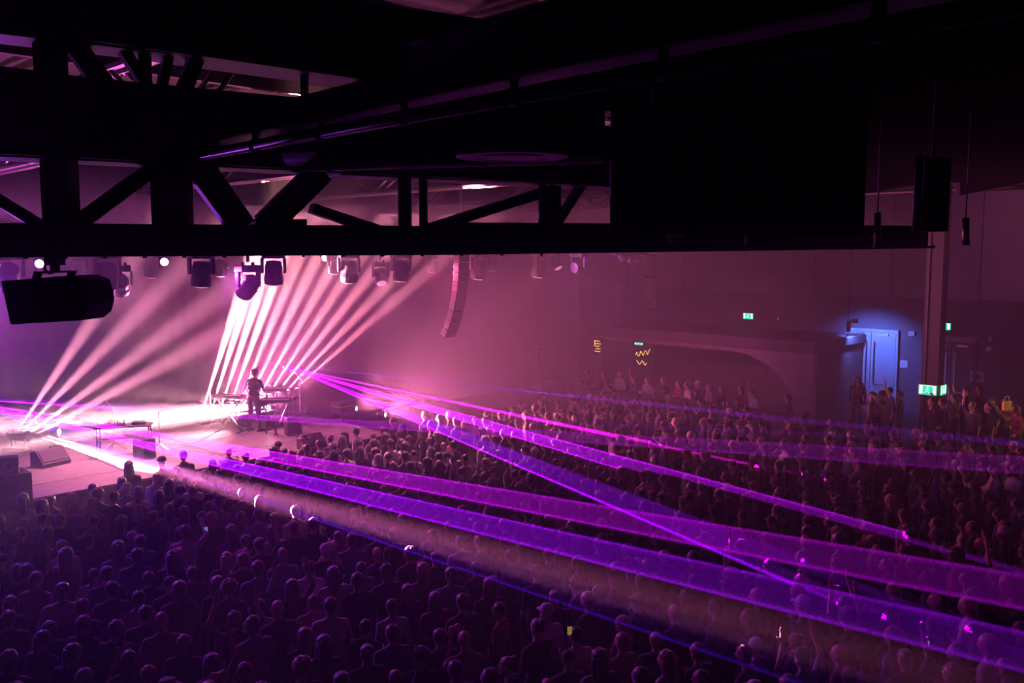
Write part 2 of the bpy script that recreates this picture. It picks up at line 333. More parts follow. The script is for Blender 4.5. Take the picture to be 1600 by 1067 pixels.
leaf(d1, -15.24, -14.33, ZR+.02, 3.32, 'door', 1, 'steel'); leaf(d1, -14.31, -13.40, ZR+.02, 3.32, 'door', -1, 'steel'); dframe(d1, -15.26, -13.38, ZR, 3.34, 'door')
d2 = thing('door_2', None, None, W(U1, -11.3, ZR), RZ, kind='structure')
leaf(d2, -12.15, -11.42, ZR+.02, 3.1, 'door_dark', 1, 'white'); leaf(d2, -11.40, -10.66, ZR+.02, 3.1, 'door_dark', -1, 'white'); dframe(d2, -12.17, -10.64, ZR, 3.12, 'door_dark')
part('header_bar', hbox(U1-.16, U1-.01, -12.3, -10.6, 3.14, 3.34), 'door', d2, True, .01)

# haze filling the room
solo('haze', hbox(-3.0, U1-.1, V0+.6, 6.0, .02, 7.4), HAZE, 'thin purple stage haze hanging through the whole hall', 'haze', world=True, kind='stuff')

# ------------------------------------------------------------------ bar booth with the sweeping arch
BU, BV0, BV1, BZ = 29.6, -24.6, -14.6, 3.2
bo = thing('bar_booth', 'low dark bar booth with a long curved arch opening by the double doors', 'booth', W(BU, -19.6, 0), RZ)
n = 14; r_v, r_z, vin, ztop = 2.6, 2.2, -15.25, 2.62
poly = [(BV0, 0), (BV0, BZ-.3), (BV1, BZ-.3), (BV1, 0), (vin, 0)]
poly += [(vin-r_v+r_v*math.cos(t), ztop-r_z+r_z*math.sin(t)) for t in [PI/2*i/n for i in range(n+1)]]
poly += [(BV0+.4, ztop), (BV0+.4, 0)]
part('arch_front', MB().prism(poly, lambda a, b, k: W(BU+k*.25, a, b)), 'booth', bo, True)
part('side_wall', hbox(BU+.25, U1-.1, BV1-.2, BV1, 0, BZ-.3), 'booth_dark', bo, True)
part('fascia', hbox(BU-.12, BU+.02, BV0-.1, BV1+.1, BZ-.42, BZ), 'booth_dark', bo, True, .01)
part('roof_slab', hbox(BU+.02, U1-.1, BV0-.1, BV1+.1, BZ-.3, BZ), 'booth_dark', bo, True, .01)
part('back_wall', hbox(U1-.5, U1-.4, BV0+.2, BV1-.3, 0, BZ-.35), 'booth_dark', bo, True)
part('arch_trim', MB().path([W(BU-.02, a, b) for a, b in poly[4:4+n+2]], .03, 6), 'booth', bo, True)
ct = thing('bar_counter', 'long dark standing counter in front of the bar booth with cups along it', 'counter', W(26.0, -18.5, 0), RZ)
for k in range(6):
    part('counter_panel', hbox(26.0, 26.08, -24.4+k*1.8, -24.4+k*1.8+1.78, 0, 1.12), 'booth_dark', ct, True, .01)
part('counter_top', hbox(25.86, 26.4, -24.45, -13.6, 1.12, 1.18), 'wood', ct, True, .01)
for k, xx in enumerate((903, 907, 925, 945, 949, 953, 1000, 1130, 1136)):
    p = Pu(xx, 606, 26.1); u_, v_ = UV(p)
    lab = ('pale drinking cup on the bar counter, %s from its far end' % ['first', 'second', 'third', 'fourth', 'fifth', 'sixth', 'seventh', 'eighth', 'ninth'][k])
    cpo = thing('drinking_cup', lab, 'cup', W(26.12, v_, 1.18), RZ, 'cups on the bar counter')
    part('cup_body', MB().lathe([(.028, 0), (.030, .005), (.040, .13), (.036, .13), (.027, .01)], n=14), 'glass', cpo)
    part('cup_rim', MB().lathe([(.039, .125), (.043, .13), (.039, .135)], n=14), 'white', cpo)
# amber menu sign and neon squiggle in the booth
p0 = Pu(934, 541, BU-.2); uu, vv = UV(p0)
mn = thing('menu_sign', 'small amber lit menu sign at the far end of the bar booth', 'sign', W(uu, vv, p0.z-.3), RZ)
part('backing', MB().box((0, .03, .3), (.5, .03, .75)), 'plastic', mn, bevel=.006)
for k in range(5):
    part('glyph_bar', MB().box((-.02+.04*(k % 2), 0, .08+k*.11), (.3-.05*(k % 3), .012, .03)), 'amber', mn)
part('glyph_post', MB().box((-.17, 0, .42), (.03, .012, .26)), 'amber', mn)
p0 = Pu(1003, 566, BU+.9); uu, vv = UV(p0)
ne = thing('neon_sign', 'amber squiggle neon sign glowing behind the bar booth drinkers', 'sign', W(uu, vv, p0.z), RZ)
part('neon_tube', MB().path([Vector((-.35+.07*i, 0, .28+.12*math.sin(i*1.9)+.02*i)) for i in range(12)], .012, 6), 'amber', ne)
part('neon_tube', MB().path([Vector((-.30+.06*i, 0, -.02+.09*math.sin(i*1.3+1))) for i in range(10)], .012, 6), 'amber', ne)
part('backing', MB().box((0, .06, .15), (1.0, .02, .7)), 'plastic', ne, bevel=.004)

# ------------------------------------------------------------------ exit signs with the running man
def exit_sign(label, loc, rz, w=.46, h=.24, group='green running man exit signs'):
    t = thing('exit_sign', label, 'sign', loc, rz, group)           # faces local -y
    part('case', MB().box((0, .035, 0), (w+.03, .07, h+.03)), 'white', t, bevel=.008)
    part('face', MB().box((0, -.004, 0), (w, .006, h)), 'exit_green', t)
    m = MB(); k = h/.24
    m.ball((.0, -.012, .068*k), (.02*k, .004, .02*k), 8, 5)
    m.bar((.0, -.012, .045*k), (-.02*k, -.012, -.02*k), .008, .035*k, Vector((0, 1, 0)))
    m.bar((-.02*k, -.012, -.02*k), (.03*k, -.012, -.045*k), .008, .018*k, Vector((0, 1, 0))); m.bar((.03*k, -.012, -.045*k), (.025*k, -.012, -.085*k), .008, .016*k, Vector((0, 1, 0)))
    m.bar((-.02*k, -.012, -.02*k), (-.045*k, -.012, -.06*k), .008, .018*k, Vector((0, 1, 0))); m.bar((-.045*k, -.012, -.06*k), (-.085*k, -.012, -.062*k), .008, .016*k, Vector((0, 1, 0)))
    m.bar((.0, -.012, .035*k), (.05*k, -.012, .01*k), .008, .014*k, Vector((0, 1, 0))); m.bar((-.0, -.012, .035*k), (-.05*k, -.012, .0), .008, .014*k, Vector((0, 1, 0)))
    part('running_man', m, 'exit_white', t)
    a = MB()
    for s_ in (-1, 1): a.box((s_*w*.37, -.010, 0), (w*.16, .006, h*.78))
    part('door_panel', a.box((0, -.009, h*.5-.012), (w*.96, .006, .012)), 'exit_white', t)
    return t
for (x, y, u, wd_, lab) in ((1169, 494, U1-.08, .46, 'green exit sign on the pale wall above the bar booth'), (1474, 510, U1-.08, .5, 'green exit sign over the dark doors beyond the pillar'), (998, 536, BU+.6, .42, 'small green exit sign inside the bar booth arch')):
    p = Pu(x, y, u); exit_sign(lab, p, RZ, wd_, .24 if wd_ > .43 else .15)
exit_sign('wide bright green exit sign on the pillar face turned to the stage crowd', W(cu-.09, cv, 2.34), RZ, .5, .28)
exit_sign('narrow looking green exit sign round the corner of the pillar', W(cu+.23, cv+.32, 2.34), RZ+PI/2, .44, .28)

# small wall fittings beside the doors
def wall_item(name, x, y, w_px, h_px, m, label, cat, extra=None, dep=.06):
    p = Pu(x, y, U1-.02); s = p.y/F; t = thing(name, label, cat, p, RZ)
    part('body', MB().box((0, -dep/2, 0), (w_px*s*1.25, dep, h_px*s)), m, t, bevel=.006)
    if extra: extra(t, w_px*s*1.25, h_px*s, dep)
    return t
wall_item('paper_notice', 1412, 569, 9, 12, 'paper', 'white paper notice beside the blue lit double doors', 'notice', lambda t, w, h, d: [part('printed_line', MB().box((0, -d-.002, h*(.3-.15*k)), (w*.7, .003, h*.04)), 'steel', t) for k in range(5)], .01)
wall_item('alarm_box', 1527, 588, 17, 16, 'door', 'pale alarm panel box with dark screen beside the dark doors', 'control panel', lambda t, w, h, d: (part('display', MB().box((0, -d-.004, 0), (w*.55, .01, h*.5)), 'screen', t), part('button', MB().box((-w*.36, -d-.004, 0), (w*.06, .01, h*.3)), 'steel', t)))
wall_item('call_point', 1548, 530, 4, 8, 'white', 'small white call point above the bell on the right wall', 'call point', lambda t, w, h, d: part('glass_cover', MB().box((0, -d-.003, 0), (w*.6, .006, h*.4)), 'red', t))
wall_item('alarm_bell', 1548, 547, 5, 6, 'plastic', 'small round alarm bell on the wall beyond the dark doors', 'bell', lambda t, w, h, d: part('gong', MB().lathe([(.03, 0), (.11, .02), (.13, .06), (.0, .1)], (0, -d, 0), Matrix.Rotation(PI/2, 3, 'X')), 'chrome', t))
wall_item('fire_call_point', 1217, 498, 4, 7, 'red', 'small red break glass call point above the bar booth', 'call point', lambda t, w, h, d: part('glass_cover', MB().box((0, -d-.003, 0), (w*.6, .006, h*.5)), 'white', t))
wall_item('door_light', 1425, 521, 8, 7, 'white', 'small white lamp box between the double doors and the pillar', 'lamp', lambda t, w, h, d: part('diffuser', MB().box((0, -d-.004, 0), (w*.8, .01, h*.7)), 'glass', t))
for k, (x, y0, y1) in enumerate(((1231, 490, 510), (1143, 486, 498))):
    a = Pu(x, y0, U1-.1); b = Pu(x, y1, U1-.1)
    solo('wall_conduit', MB().tube(a, b, .03).tube(a, a+W(.1, 0), .025), 'pipe', ['short pale conduit above the bar booth beside the red call point', 'short pale conduit left of the exit sign over the booth'][k], 'pipe', a, world=True, group='conduits over the booth')
p = Pv(851, 558, V0+.3); s = p.y/F
t = thing('wall_poster', 'pale blank poster on the far stage wall in the haze', 'poster', p, RZ+PI/2)
part('sheet', MB().box((0, 0, 0), (16*s*1.3, .02, 25*s)), 'paper', t); part('poster_frame', MB().box((0, .03, 0), (16*s*1.3+.08, .04, 25*s+.08)), 'pipe', t, bevel=.005)
a = Pu(1016, 385, U1-.3); b = Pu(1016, 482, U1-.3)
t = thing('wall_duct', 'pale round riser duct on the wall above the bar booth', 'duct', b, RZ)
part('duct_pipe', MB().tube(b, a, .26, .26, 20), 'white', t, True, smooth=True)
for k in range(3): c = b.lerp(a, .15+.35*k); part('duct_collar', MB().tube(c, c+Vector((0, 0, .08)), .285, .285, 20), 'pipe', t, True)
# pendant on a cable above the booth corner
c0 = Pu(1325, 518, BU-.1); t = thing('hanging_sensor', 'black cylinder hanging on a thin cable at the booth corner', 'sensor', c0, RZ)
part('cable', MB().tube(c0, Vector((c0.x, c0.y, ZC-.3)), .012, .012, 6), 'rubber', t, True); part('capsule', MB().tube(c0, c0+Vector((0, 0, .36)), .075, .065, 14), 'plastic', t, True)
# assumed flood lamp fixture for the blue light on the double doors
t = thing('assumed_door_flood', 'assumed small blue flood lamp at the booth roof corner over the double doors', 'lamp', W(32.0, -14.28, 3.80), RZ)
part('housing', MB().box((0, 0, 0), (.22, .14, .16)), 'plastic', t, bevel=.01); part('lens', MB().box((.0, .02, -.082), (.18, .1, .006)), 'blue_led', t)
part('bracket', MB().bar((0, 0, .0), (-.3, 0, -.6), .03, .03), 'steel', t)
t = thing('assumed_pendant_lamp', 'assumed amber pendant lamp hanging unseen past the right edge near the dark doors', 'lamp', W(26.2, -4.6, 3.0), RZ)  # assumed fixture, out of view, for the amber light on the right crowd
part('shade', MB().lathe([(.06, .22), (.08, .21), (.2, .06), (.19, .06), (.06, .2)], n=20), 'steel', t); part('bulb', MB().ball((0, 0, .13), .05), 'amber', t); part('cord', MB().tube((0, 0, .2), (0, 0, ZC-3.1), .008, .008, 6), 'rubber', t)
# ------------------------------------------------------------------ near roof truss: a vertical plane crossing the view
TA = Vector((-3.09, 5.4, 0)); TD = Vector((3.25, 2.16, 0)).normalized(); TN = Vector((-TD.y, TD.x, 0))
def T1(x, y, off=0.0): r = ray(x, y); return EYE + r*((TA+TN*off-EYE).dot(TN)/r.dot(TN))
def member(par, name, a, b, px, dep=.12, off=0.0, m='steel', bevel=.006):
    p0, p1 = T1(*a, off), T1(*b, off); s = ((p0.y+p1.y)/2)/F
    d = (p1-p0).normalized(); n = TN; w = px*s
    k = MB().bar(p0-d*.01, p1+d*.01, dep, w, d.cross(n)) if abs(d.z) < .999 else MB().box((p0+p1)/2, (w, dep, (p1-p0).length))
    return part(name, k, m, par, True, bevel)
tr = thing('roof_truss', 'heavy black steel roof truss crossing the whole picture nearest the camera', 'truss', T1(0, 400))
member(tr, 'bottom_chord', (-80, 376), (700, 374), 46, .22); member(tr, 'bottom_chord', (700, 373), (1436, 370), 40, .22)
member(tr, 'chord_flange', (-80, 399), (700, 396), 5, .34); member(tr, 'chord_flange', (700, 395), (1440, 386), 5, .34)
member(tr, 'middle_chord', (-80, 176), (520, 218), 118, .30); member(tr, 'middle_chord', (520, 220), (1000, 252), 96, .30)
member(tr, 'chord_flange', (-80, 238), (520, 268), 6, .42); member(tr, 'chord_flange', (520, 269), (1000, 296), 5, .42)
member(tr, 'top_chord', (-80, -20), (640, 80), 118, .30); member(tr, 'top_chord', (640, 84), (1000, 130), 110, .30)
member(tr, 'chord_flange', (-80, 40), (640, 141), 5, .40)
for x, w in ((93, 44), (267, 54), (631, 18), (660, 11)): member(tr, 'vertical', (x, 235), (x+3, 362), w, .14)
member(tr, 'gusset', (283, 285), (285, 395), 24, .16)
for a, b, w in (((240, 262), (120, 350), 24), ((292, 258), (360, 350), 17), ((318, 258), (383, 350), 26), ((500, 268), (415, 352), 40), ((-10, 308), (62, 352), 18),
                ((488, 326), (585, 358), 15), ((850, 300), (668, 358), 15), ((868, 352), (910, 286), 9)):
    member(tr, 'diagonal', a, b, w, .10)
member(tr, 'splice_plate', (240, 393), (300, 393), 5, .40); member(tr, 'gusset', (395, 348), (470, 348), 10, .2)
for a, b, w in (((78, 60), (80, 130), 42), ((112, 66), (165, 136), 30), ((192, 78), (232, 140), 16), ((226, 84), (228, 140), 12), ((262, 90), (250, 150), 14), ((305, 95), (280, 160), 22), ((475, 118), (477, 175), 8), ((590, 135), (555, 175), 34)):
    member(tr, 'upper_web', a, b, w, .10)
for x in range(40, 900, 62):                                           # bolts along the lower flange
    p = T1(x, 397-x*.004, -.19); part('bolt', MB().tube(p, p-Vector((0, 0, .03)), .014, .014, 6), 'steel', tr, True)
# level rail coming towards the camera
r0, r1 = P(275, 251, 5.95), P(1640, -4, 2.15)
rl = thing('ceiling_rail', 'round pinkish pipe rail running diagonally towards the camera under the roof', 'rail', r0)
part('pipe', MB().tube(r0, r1, .029, .029, 16), 'pipe', rl, True, smooth=True)
up = Vector((0, 0, 1))
part('carrier_beam', MB().bar(r0+up*.13, r1+up*.13, .10, .13), 'steel', rl, True, .006)
part('lower_flange', MB().bar(r0+up*.062, r1+up*.062, .16, .012), 'steel', rl, True)
for k in range(7):
    p = r0.lerp(r1, .08+k*.14); d = (r1-r0).normalized(); part('clamp', MB().tube(p-d*.02, p+d*.02, .036, .036, 16).box(p+up*.04, (.03, .03, .06)), 'steel', rl, True)
# second rail beam high above
s0, s1 = P(640, 148, 6.2), P(1700, -50, 2.7)
b2 = thing('roof_beam', 'dark roof beam parallel to the pipe rail and higher', 'beam', s0)
part('web_plate', MB().bar(s0+up*.18, s1+up*.18, .03, .28), 'steel', b2, True); part('flange', MB().bar(s0+up*.04, s1+up*.04, .14, .02), 'steel', b2, True); part('flange', MB().bar(s0+up*.32, s1+up*.32, .14, .02), 'steel', b2, True)
# duct and round diffuser
da, db = P(455, 215, 5.4), P(945, 200, 5.2)
du = thing('air_duct', 'fat black round air duct hanging behind the pipe rail', 'duct', da)
part('duct_shell', MB().tube(da, db, .20, .20, 28), 'duct', du, True, smooth=True)
for k in range(4): p = da.lerp(db, .12+.25*k); d = (db-da).normalized(); part('duct_seam', MB().tube(p-d*.012, p+d*.012, .208, .208, 28), 'duct', du, True)
dc = P(800, 247, 4.95)
df = thing('air_diffuser', 'flat round ceiling diffuser ring below the black duct', 'vent', dc)
part('outer_ring', MB().lathe([(.215, .012), (.235, 0), (.305, .004), (.308, .02), (.22, .05), (.21, .03)], dc, n=40), 'pipe', df, True, smooth=True)
part('centre_disc', MB().lathe([(.0, -.004), (.15, -.002), (.20, .018), (.15, .03), (0, .032)], dc, n=36), 'pipe', df, True, smooth=True)
part('neck', MB().tube(dc+up*.03, dc+up*.17, .13, .12, 24), 'duct', df, True)
# the big dark monitor
sc = 5.0/F; c = P(1153, 262, 5.0)
tv = thing('television', 'big blank black flat television hanging from the roof', 'television', c, math.radians(-4))
part('casing', MB().box((0, .04, 0), (390*sc, .05, 204*sc)), 'plastic', tv, bevel=.008)
part('screen', MB().box((0, .008, .004), (380*sc, .006, 192*sc)), 'screen', tv)
for s_ in (-1, 1): part('bezel', MB().box((0, .006, s_*100*sc), (390*sc, .012, 5*sc)), 'plastic', tv)
part('mount_plate', MB().box((0, .09, .05), (.4, .05, .3)), 'steel', tv, bevel=.006)
part('drop_pole', MB().tube((0, .12, .1), (0, .12, 1.6), .03), 'steel', tv)
# hanging drop pipes and small boxes on the truss, right of the picture
def drop(name, label, cat, x0, x1, y0, y1, d, pipe_x=None, m='plastic'):
    s = d/F; c = P((x0+x1)/2, y1, d); t = thing(name, label, cat, c)
    w = (x1-x0)*s; h = (y1-y0)*s
    part('body', MB().box((0, 0, h/2), (w, w*.8, h)), m, t, bevel=.008)
    part('grille', MB().box((0, -w*.4-.004, h/2), (w*.86, .008, h*.94)), 'grille', t)
    if pipe_x: xx = (pipe_x-(x0+x1)/2)*s; part('drop_pipe', MB().tube((xx, -.02, 0), (xx, -.02, h+.02), 5*s), 'pipe', t, smooth=True); part('pipe_collar', MB().tube((xx, -.02, h*.45), (xx, -.02, h*.47), 6.2*s), 'pipe', t)
    part('hanger', MB().tube((0, 0, h), (0, 0, h+.5), .012), 'steel', t)
    return t
drop('column_speaker', 'black column speaker with a pale pipe beside it under the roof at right', 'loudspeaker', 1432, 1474, 250, 362, 6.2, 1428)
drop('column_speaker', 'black column speaker hanging on the roof truss left of the television', 'loudspeaker', 848, 876, 292, 387, 7.3, 846)
drop('junction_box', 'small black junction box with pipe stub under the television', 'box', 1172, 1193, 364, 384, 7.0, 1168)
for x0, y0, y1, lab in ((1371, 332, 384, 'short pale drop pipe between television and column speaker'), (1509, 340, 380, 'dim short drop pipe on the far right truss')):
    a, b = P(x0, y0, 9.0), P(x0, y1, 9.0); t = thing('drop_pipe', lab, 'pipe', b)
    part('tube', MB().tube(b, a, .033, .033, 12), 'pipe', t, True, smooth=True); part('cap', MB().tube(b-up*.02, b+up*.03, .04, .04, 12), 'steel', t, True); part('hanger', MB().tube(a, a+up*1.2, .008, .008, 6), 'steel', t, True)
c = P(1055, 369, 7.0); t = thing('dome_camera', 'small clear dome camera under the roof truss by the television', 'camera', c)
part('base', MB().lathe([(.06, .03), (.065, 0), (.055, -.01), (0, -.01)], c), 'white', t, True); part('dome', MB().lathe([(.05, -.01), (.046, -.03), (.03, -.05), (0, -.056)], c), 'lens', t, True, smooth=True)
# hanging loudspeaker at left
d = 5.6; s = d/F; c = P(91, 467, d)
ls = thing('hanging_loudspeaker', 'black box loudspeaker hanging below the roof truss at left', 'loudspeaker', c, math.radians(-8))
w, h = 142*s, 68*s; R_ = Matrix.Rotation(math.radians(-3), 3, 'Y')
prof = [(-w*.5, h*.48), (w*.33, h*.52), (w*.47, h*.40), (w*.5, h*.15), (w*.5, -h*.12), (w*.46, -h*.36), (w*.36, -h*.5), (-w*.44, -h*.52)]
part('cabinet', MB().prism(prof, lambda a, b, k: R_ @ Vector((a, -.13+.28*k, b))), 'plastic', ls, bevel=.012)
part('grille', MB().prism([(a*.985, b) for a, b in ((w*.35, h*.44), (w*.505, h*.14), (w*.505, -h*.11), (w*.38, -h*.42))], lambda a, b, k: R_ @ Vector((a+.01, -.115+.25*k, b))), 'grille', ls)
part('yoke', MB().bar((-w*.12, -.16, .02), (-w*.02, -.16, h*.62), .012, .05).bar((-w*.12, .17, .02), (-w*.02, .17, h*.62), .012, .05).bar((-w*.02, -.17, h*.62), (-w*.02, .18, h*.62), .05, .012), 'steel', ls)
part('clamp', MB().tube((-w*.02, 0, h*.62), (-w*.02, 0, h*.86), .03).box((-w*.02, 0, h*.9), (.09, .08, .07)), 'steel', ls)
part('eye_ring', MB().path([Vector((-w*.02+.035*math.cos(k*PI/6), -.05, h*.72+.035*math.sin(k*PI/6))) for k in range(13)], .008, 6), 'steel', ls)
# far roof trusses over the hall, seen through the near one
def box_truss(name, label, a, b, w, h, seg, m='alu', r=.028, group=None):
    t = thing(name, label, 'truss', a, 0, group); d = (b-a); L = d.length; d.normalize(); x = up.cross(d).normalized()
    cor = [(-w/2, 0), (w/2, 0), (-w/2, h), (w/2, h)]
    for cx, cz in cor: part('chord', MB().tube(a+x*cx+up*cz, b+x*cx+up*cz, r, r, 8), m, t, True)
    k = max(2, int(L/seg)); st_ = L/k
    for i in range(k):
        p, n_ = a+d*(i*st_), a+d*((i+1)*st_); lace = MB()
        f = i % 2
        for cx in (-w/2, w/2): lace.tube(p+x*cx+up*(h if f else 0), n_+x*cx+up*(0 if f else h), r*.6, r*.6, 6)
        lace.tube(p-x*w/2, p+x*w/2, r*.6, r*.6, 6).tube(p-x*w/2+up*h, n_+x*w/2+up*h, r*.6, r*.6, 6)
        part('lacing', lace, m, t, True)
    return t
ZL = 6.42
box_truss('lighting_truss', 'aluminium lighting truss over the stage front carrying the row of moving lights', W(2.0, -18.0, ZL), W(23.0, -18.0, ZL), .4, .4, 1.0, group='lighting trusses')
box_truss('lighting_truss', 'aluminium lighting truss further upstage behind the front row of lights', W(2.0, -22.0, ZL), W(22.0, -22.0, ZL), .4, .4, 1.0, group='lighting trusses')
for k, u in enumerate((6.5, 12.0, 17.5, 23.5, 29.0)):
    box_truss('roof_girder', 'steel roof girder spanning the hall, %s from the near side' % ['first', 'second', 'third', 'fourth', 'fifth'][k], W(u, -28.5, 8.2), W(u, 4 if k > 3 else -9, 8.2), .3, 1.3, 2.2, 'steel', .07, 'far roof girders')
# line array
LAu, LAv = UV(Pv(722, 470, -17.2)); la = thing('line_array', 'curved hanging line array loudspeaker in the haze beyond the performer', 'loudspeaker', W(LAu, LAv, 4.2), RZ)
ang = math.radians(0); pos = Vector((0, 0, 2.25))
for k in range(9):
    ang += math.radians(1.2+k*.55); R2 = Matrix.Rotation(ang, 3, 'Y'); hgt = .255
    pos = pos + R2 @ Vector((0, 0, -hgt)); cb = part('cabinet', MB().box(pos, (.20, .36, hgt-.02), R2), 'plastic', la, bevel=.01)
    part('grille', MB().box(pos+R2 @ Vector((.105, 0, 0)), (.015, .32, hgt-.06), R2), 'grille', cb)
part('fly_bar', MB().box((0, 0, 2.2), (.3, .4, .08)), 'steel', la, bevel=.01); part('chain', MB().tube((0, 0, 2.2), (0, 0, 4.6), .02), 'chrome', la)
# dark bulkhead of the near roof right of the television, with its drop rods
bh = thing('roof_bulkhead', 'deep black roof bulkhead filling the upper right above the column speaker', 'bulkhead', T1(1350, 285, 1.2))
for k in range(5):
    x0 = 1010+k*160; member(bh, 'bulkhead_panel', (x0, 70), (x0+158, 64), 430, .08, 1.2, 'steel')
member(bh, 'bottom_flange', (1000, 286), (1810, 280), 7, .22, 1.2)
for x, y0, y1 in ((1148, 90, 132), (1333, 105, 125), (1405, 40, 130), (1418, 55, 150), (1353, 120, 225)):
    a, b = T1(x, y0, 1.05), T1(x, y1, 1.05); part('rod', MB().tube(a, b, .012, .012, 8), 'pipe', bh, True)
pl = [T1(1474, 25, 1.04), T1(1500, 30, 1.04), T1(1476, 72, 1.04)]
part('gusset_plate', MB().add([p+TN*o for o in (0, -.02) for p in pl], [(0, 1, 2), (5, 4, 3), (0, 3, 4, 1), (1, 4, 5, 2), (2, 5, 3, 0)]), 'pipe', bh, True)
# ------------------------------------------------------------------ moving head fixtures hung from the lighting trusses
def moving_head(kind):
    t = thing('moving_head_light', 'x', 'stage light')
    # hung: base on top, local origin at the clamp, beam exit down
    part('base', MB().box((0, 0, -.11), (.36, .26, .12)), 'plastic', t, bevel=.015)
    for s_ in (-1, 1): part('clamp', MB().tube((s_*.09, 0, 0), (s_*.09, 0, -.05), .03), 'steel', t)
    for s_ in (-1, 1): part('yoke_arm', MB().bar((s_*.185, 0, -.16), (s_*.185, 0, -.42), .045, .11, Vector((0, 1, 0))), 'plastic', t, bevel=.01)
    R = Matrix.Rotation(math.radians({'tilt': 55, 'down': 8, 'level': 96, 'away': -35}[kind]), 3, 'X'); c = Vector((0, 0, -.40))
    hd = part('head', MB().lathe([(.06, .19), (.12, .18), (.145, .10), (.145, -.02), (.16, -.10), (.155, -.20), (.13, -.21)], c, R, 20), 'plastic', t, smooth=False)
    part('lens', MB().lathe([(.0, -.225), (.10, -.222), (.128, -.205), (.12, -.19), (0, -.19)], c, R, 20), 'lens_dim', hd, smooth=True)
    for s_ in (-1, 1): part('vent_fin', MB().box(c+R @ Vector((0, s_*.148, .06)), (.14, .012, .10), R), 'steel', hd)
    part('display', MB().box((0, -.134, -.11), (.12, .006, .05)), 'screen', t)
    return t
PROTO = {k: moving_head(k) for k in ('tilt', 'down', 'level', 'away')}
FIX = [(12, -18, 'tilt'), (166, -18, 'down'), (187, -19.0, 'tilt'), (314, -18, 'down'), (387, -18, 'tilt'), (427, -18, 'down'), (545, -18, 'down'), (594, -20.6, 'away'), (627, -18, 'down'), (711, -20.5, 'away'),
       (748, -18, 'down'), (842, -18, 'down'), (905, -18, 'level'), (122, -22, 'down'), (236, -22, 'down'), (343, -22, 'down'), (523, -22, 'down'), (675, -22, 'down'), (770, -22, 'down'), (868, -22, 'away')]
ORD = ['first', 'second', 'third', 'fourth', 'fifth', 'sixth', 'seventh', 'eighth', 'ninth', 'tenth', 'eleventh', 'twelfth', 'thirteenth', 'fourteenth', 'fifteenth', 'sixteenth', 'seventeenth', 'eighteenth', 'nineteenth', 'twentieth']
FIX.sort(key=lambda f: f[0])
for i, (x, v, k) in enumerate(FIX):
    o = copy_tree(PROTO[k]); o.name = 'moving_head_light'
    p = Pv(x, 405, v); u, _ = UV(p); low = .30 if x in (387, 187, 594) else 0.0
    o.matrix_world = xf(W(u, v, ZL-.02-low), RZ+math.radians(90+RND.uniform(-25, 25))) if k != 'level' else xf(W(u, v, ZL-.02), RZ)
    sc_ = 1.32 if v > -19 else 1.15; o.scale = (sc_, sc_, sc_)
    o['label'] = 'black moving head stage light, %s from the left along the hung row' % ORD[i]; o['group'] = 'moving lights hung over the stage'
    if low: part('drop_bar', MB().tube((0, 0, 0), (0, 0, low), .025), 'steel', o)
for k in PROTO.values():
    for c_ in kids(k):
        for g in kids(c_): bpy.data.objects.remove(g)
        bpy.data.objects.remove(c_)
    bpy.data.objects.remove(k)
# round lamps shining towards us among the row
def par_can(label, p, rz, tilt, lens, grp, r=.11):
    t = thing('par_light', label, 'stage light', p, rz, grp); R = Matrix.Rotation(tilt, 3, 'X')      # aims local -y when tilt = 0
    Q = R @ Matrix.Rotation(PI/2, 3, 'X')
    part('can', MB().lathe([(r*.5, -.22), (r*.9, -.18), (r, -.05), (r, .06), (r*.93, .06), (r*.9, .0)], (0, 0, 0), Q, 20), 'plastic', t)
    part('lens', MB().lathe([(0, .035), (r*.6, .03), (r*.88, .012), (r*.85, 0), (0, 0)], (0, 0, 0), Q, 20), lens, t, smooth=True)
    part('yoke', MB().path([Vector((-r*1.15, 0, 0)), Vector((-r*1.15, 0, r*1.8)), Vector((r*1.15, 0, r*1.8)), Vector((r*1.15, 0, 0))], .012, 6), 'steel', t)
    part('clamp', MB().tube((0, 0, r*1.8), (0, 0, r*1.8+.09), .025), 'steel', t)
    return t
for x, y, v, lab in ((62, 412, -22.2, 'lit round lamp left of the hanging loudspeaker bracket'), (257, 409, -21.8, 'brightest pink lamp in the hung row'), (508, 403, -22.2, 'small glowing lamp at the truss above the fan of beams'), (3, 422, -18.4, 'flaring pink lamp at the left picture edge')):
    par_can(lab, Pv(x, y, v), math.radians(15), .1, 'bulb_pink', 'lit lamps in the hung row')
for i, x in enumerate((975, 986, 998)):
    par_can('small black can light, %s of the trio at the truss right end' % ORD[i], Pv(x, 405, -16.5), math.radians(30+i*25), .5, 'lens', 'trio of black can lights', .12)
# bar carrying the trio
a, b = Pv(960, 397, -16.5), Pv(1012, 397, -16.5)
solo('lamp_bar', MB().tube(a, b, .03).tube(a.lerp(b, .5), a.lerp(b, .5)+Vector((0, 0, 1.8)), .015), 'steel', 'short black bar carrying the trio of can lights', 'bar', a, world=True)
# ------------------------------------------------------------------ gear on the stage
def on_stage(x, y): p = Pz(x, y, ZS); return p
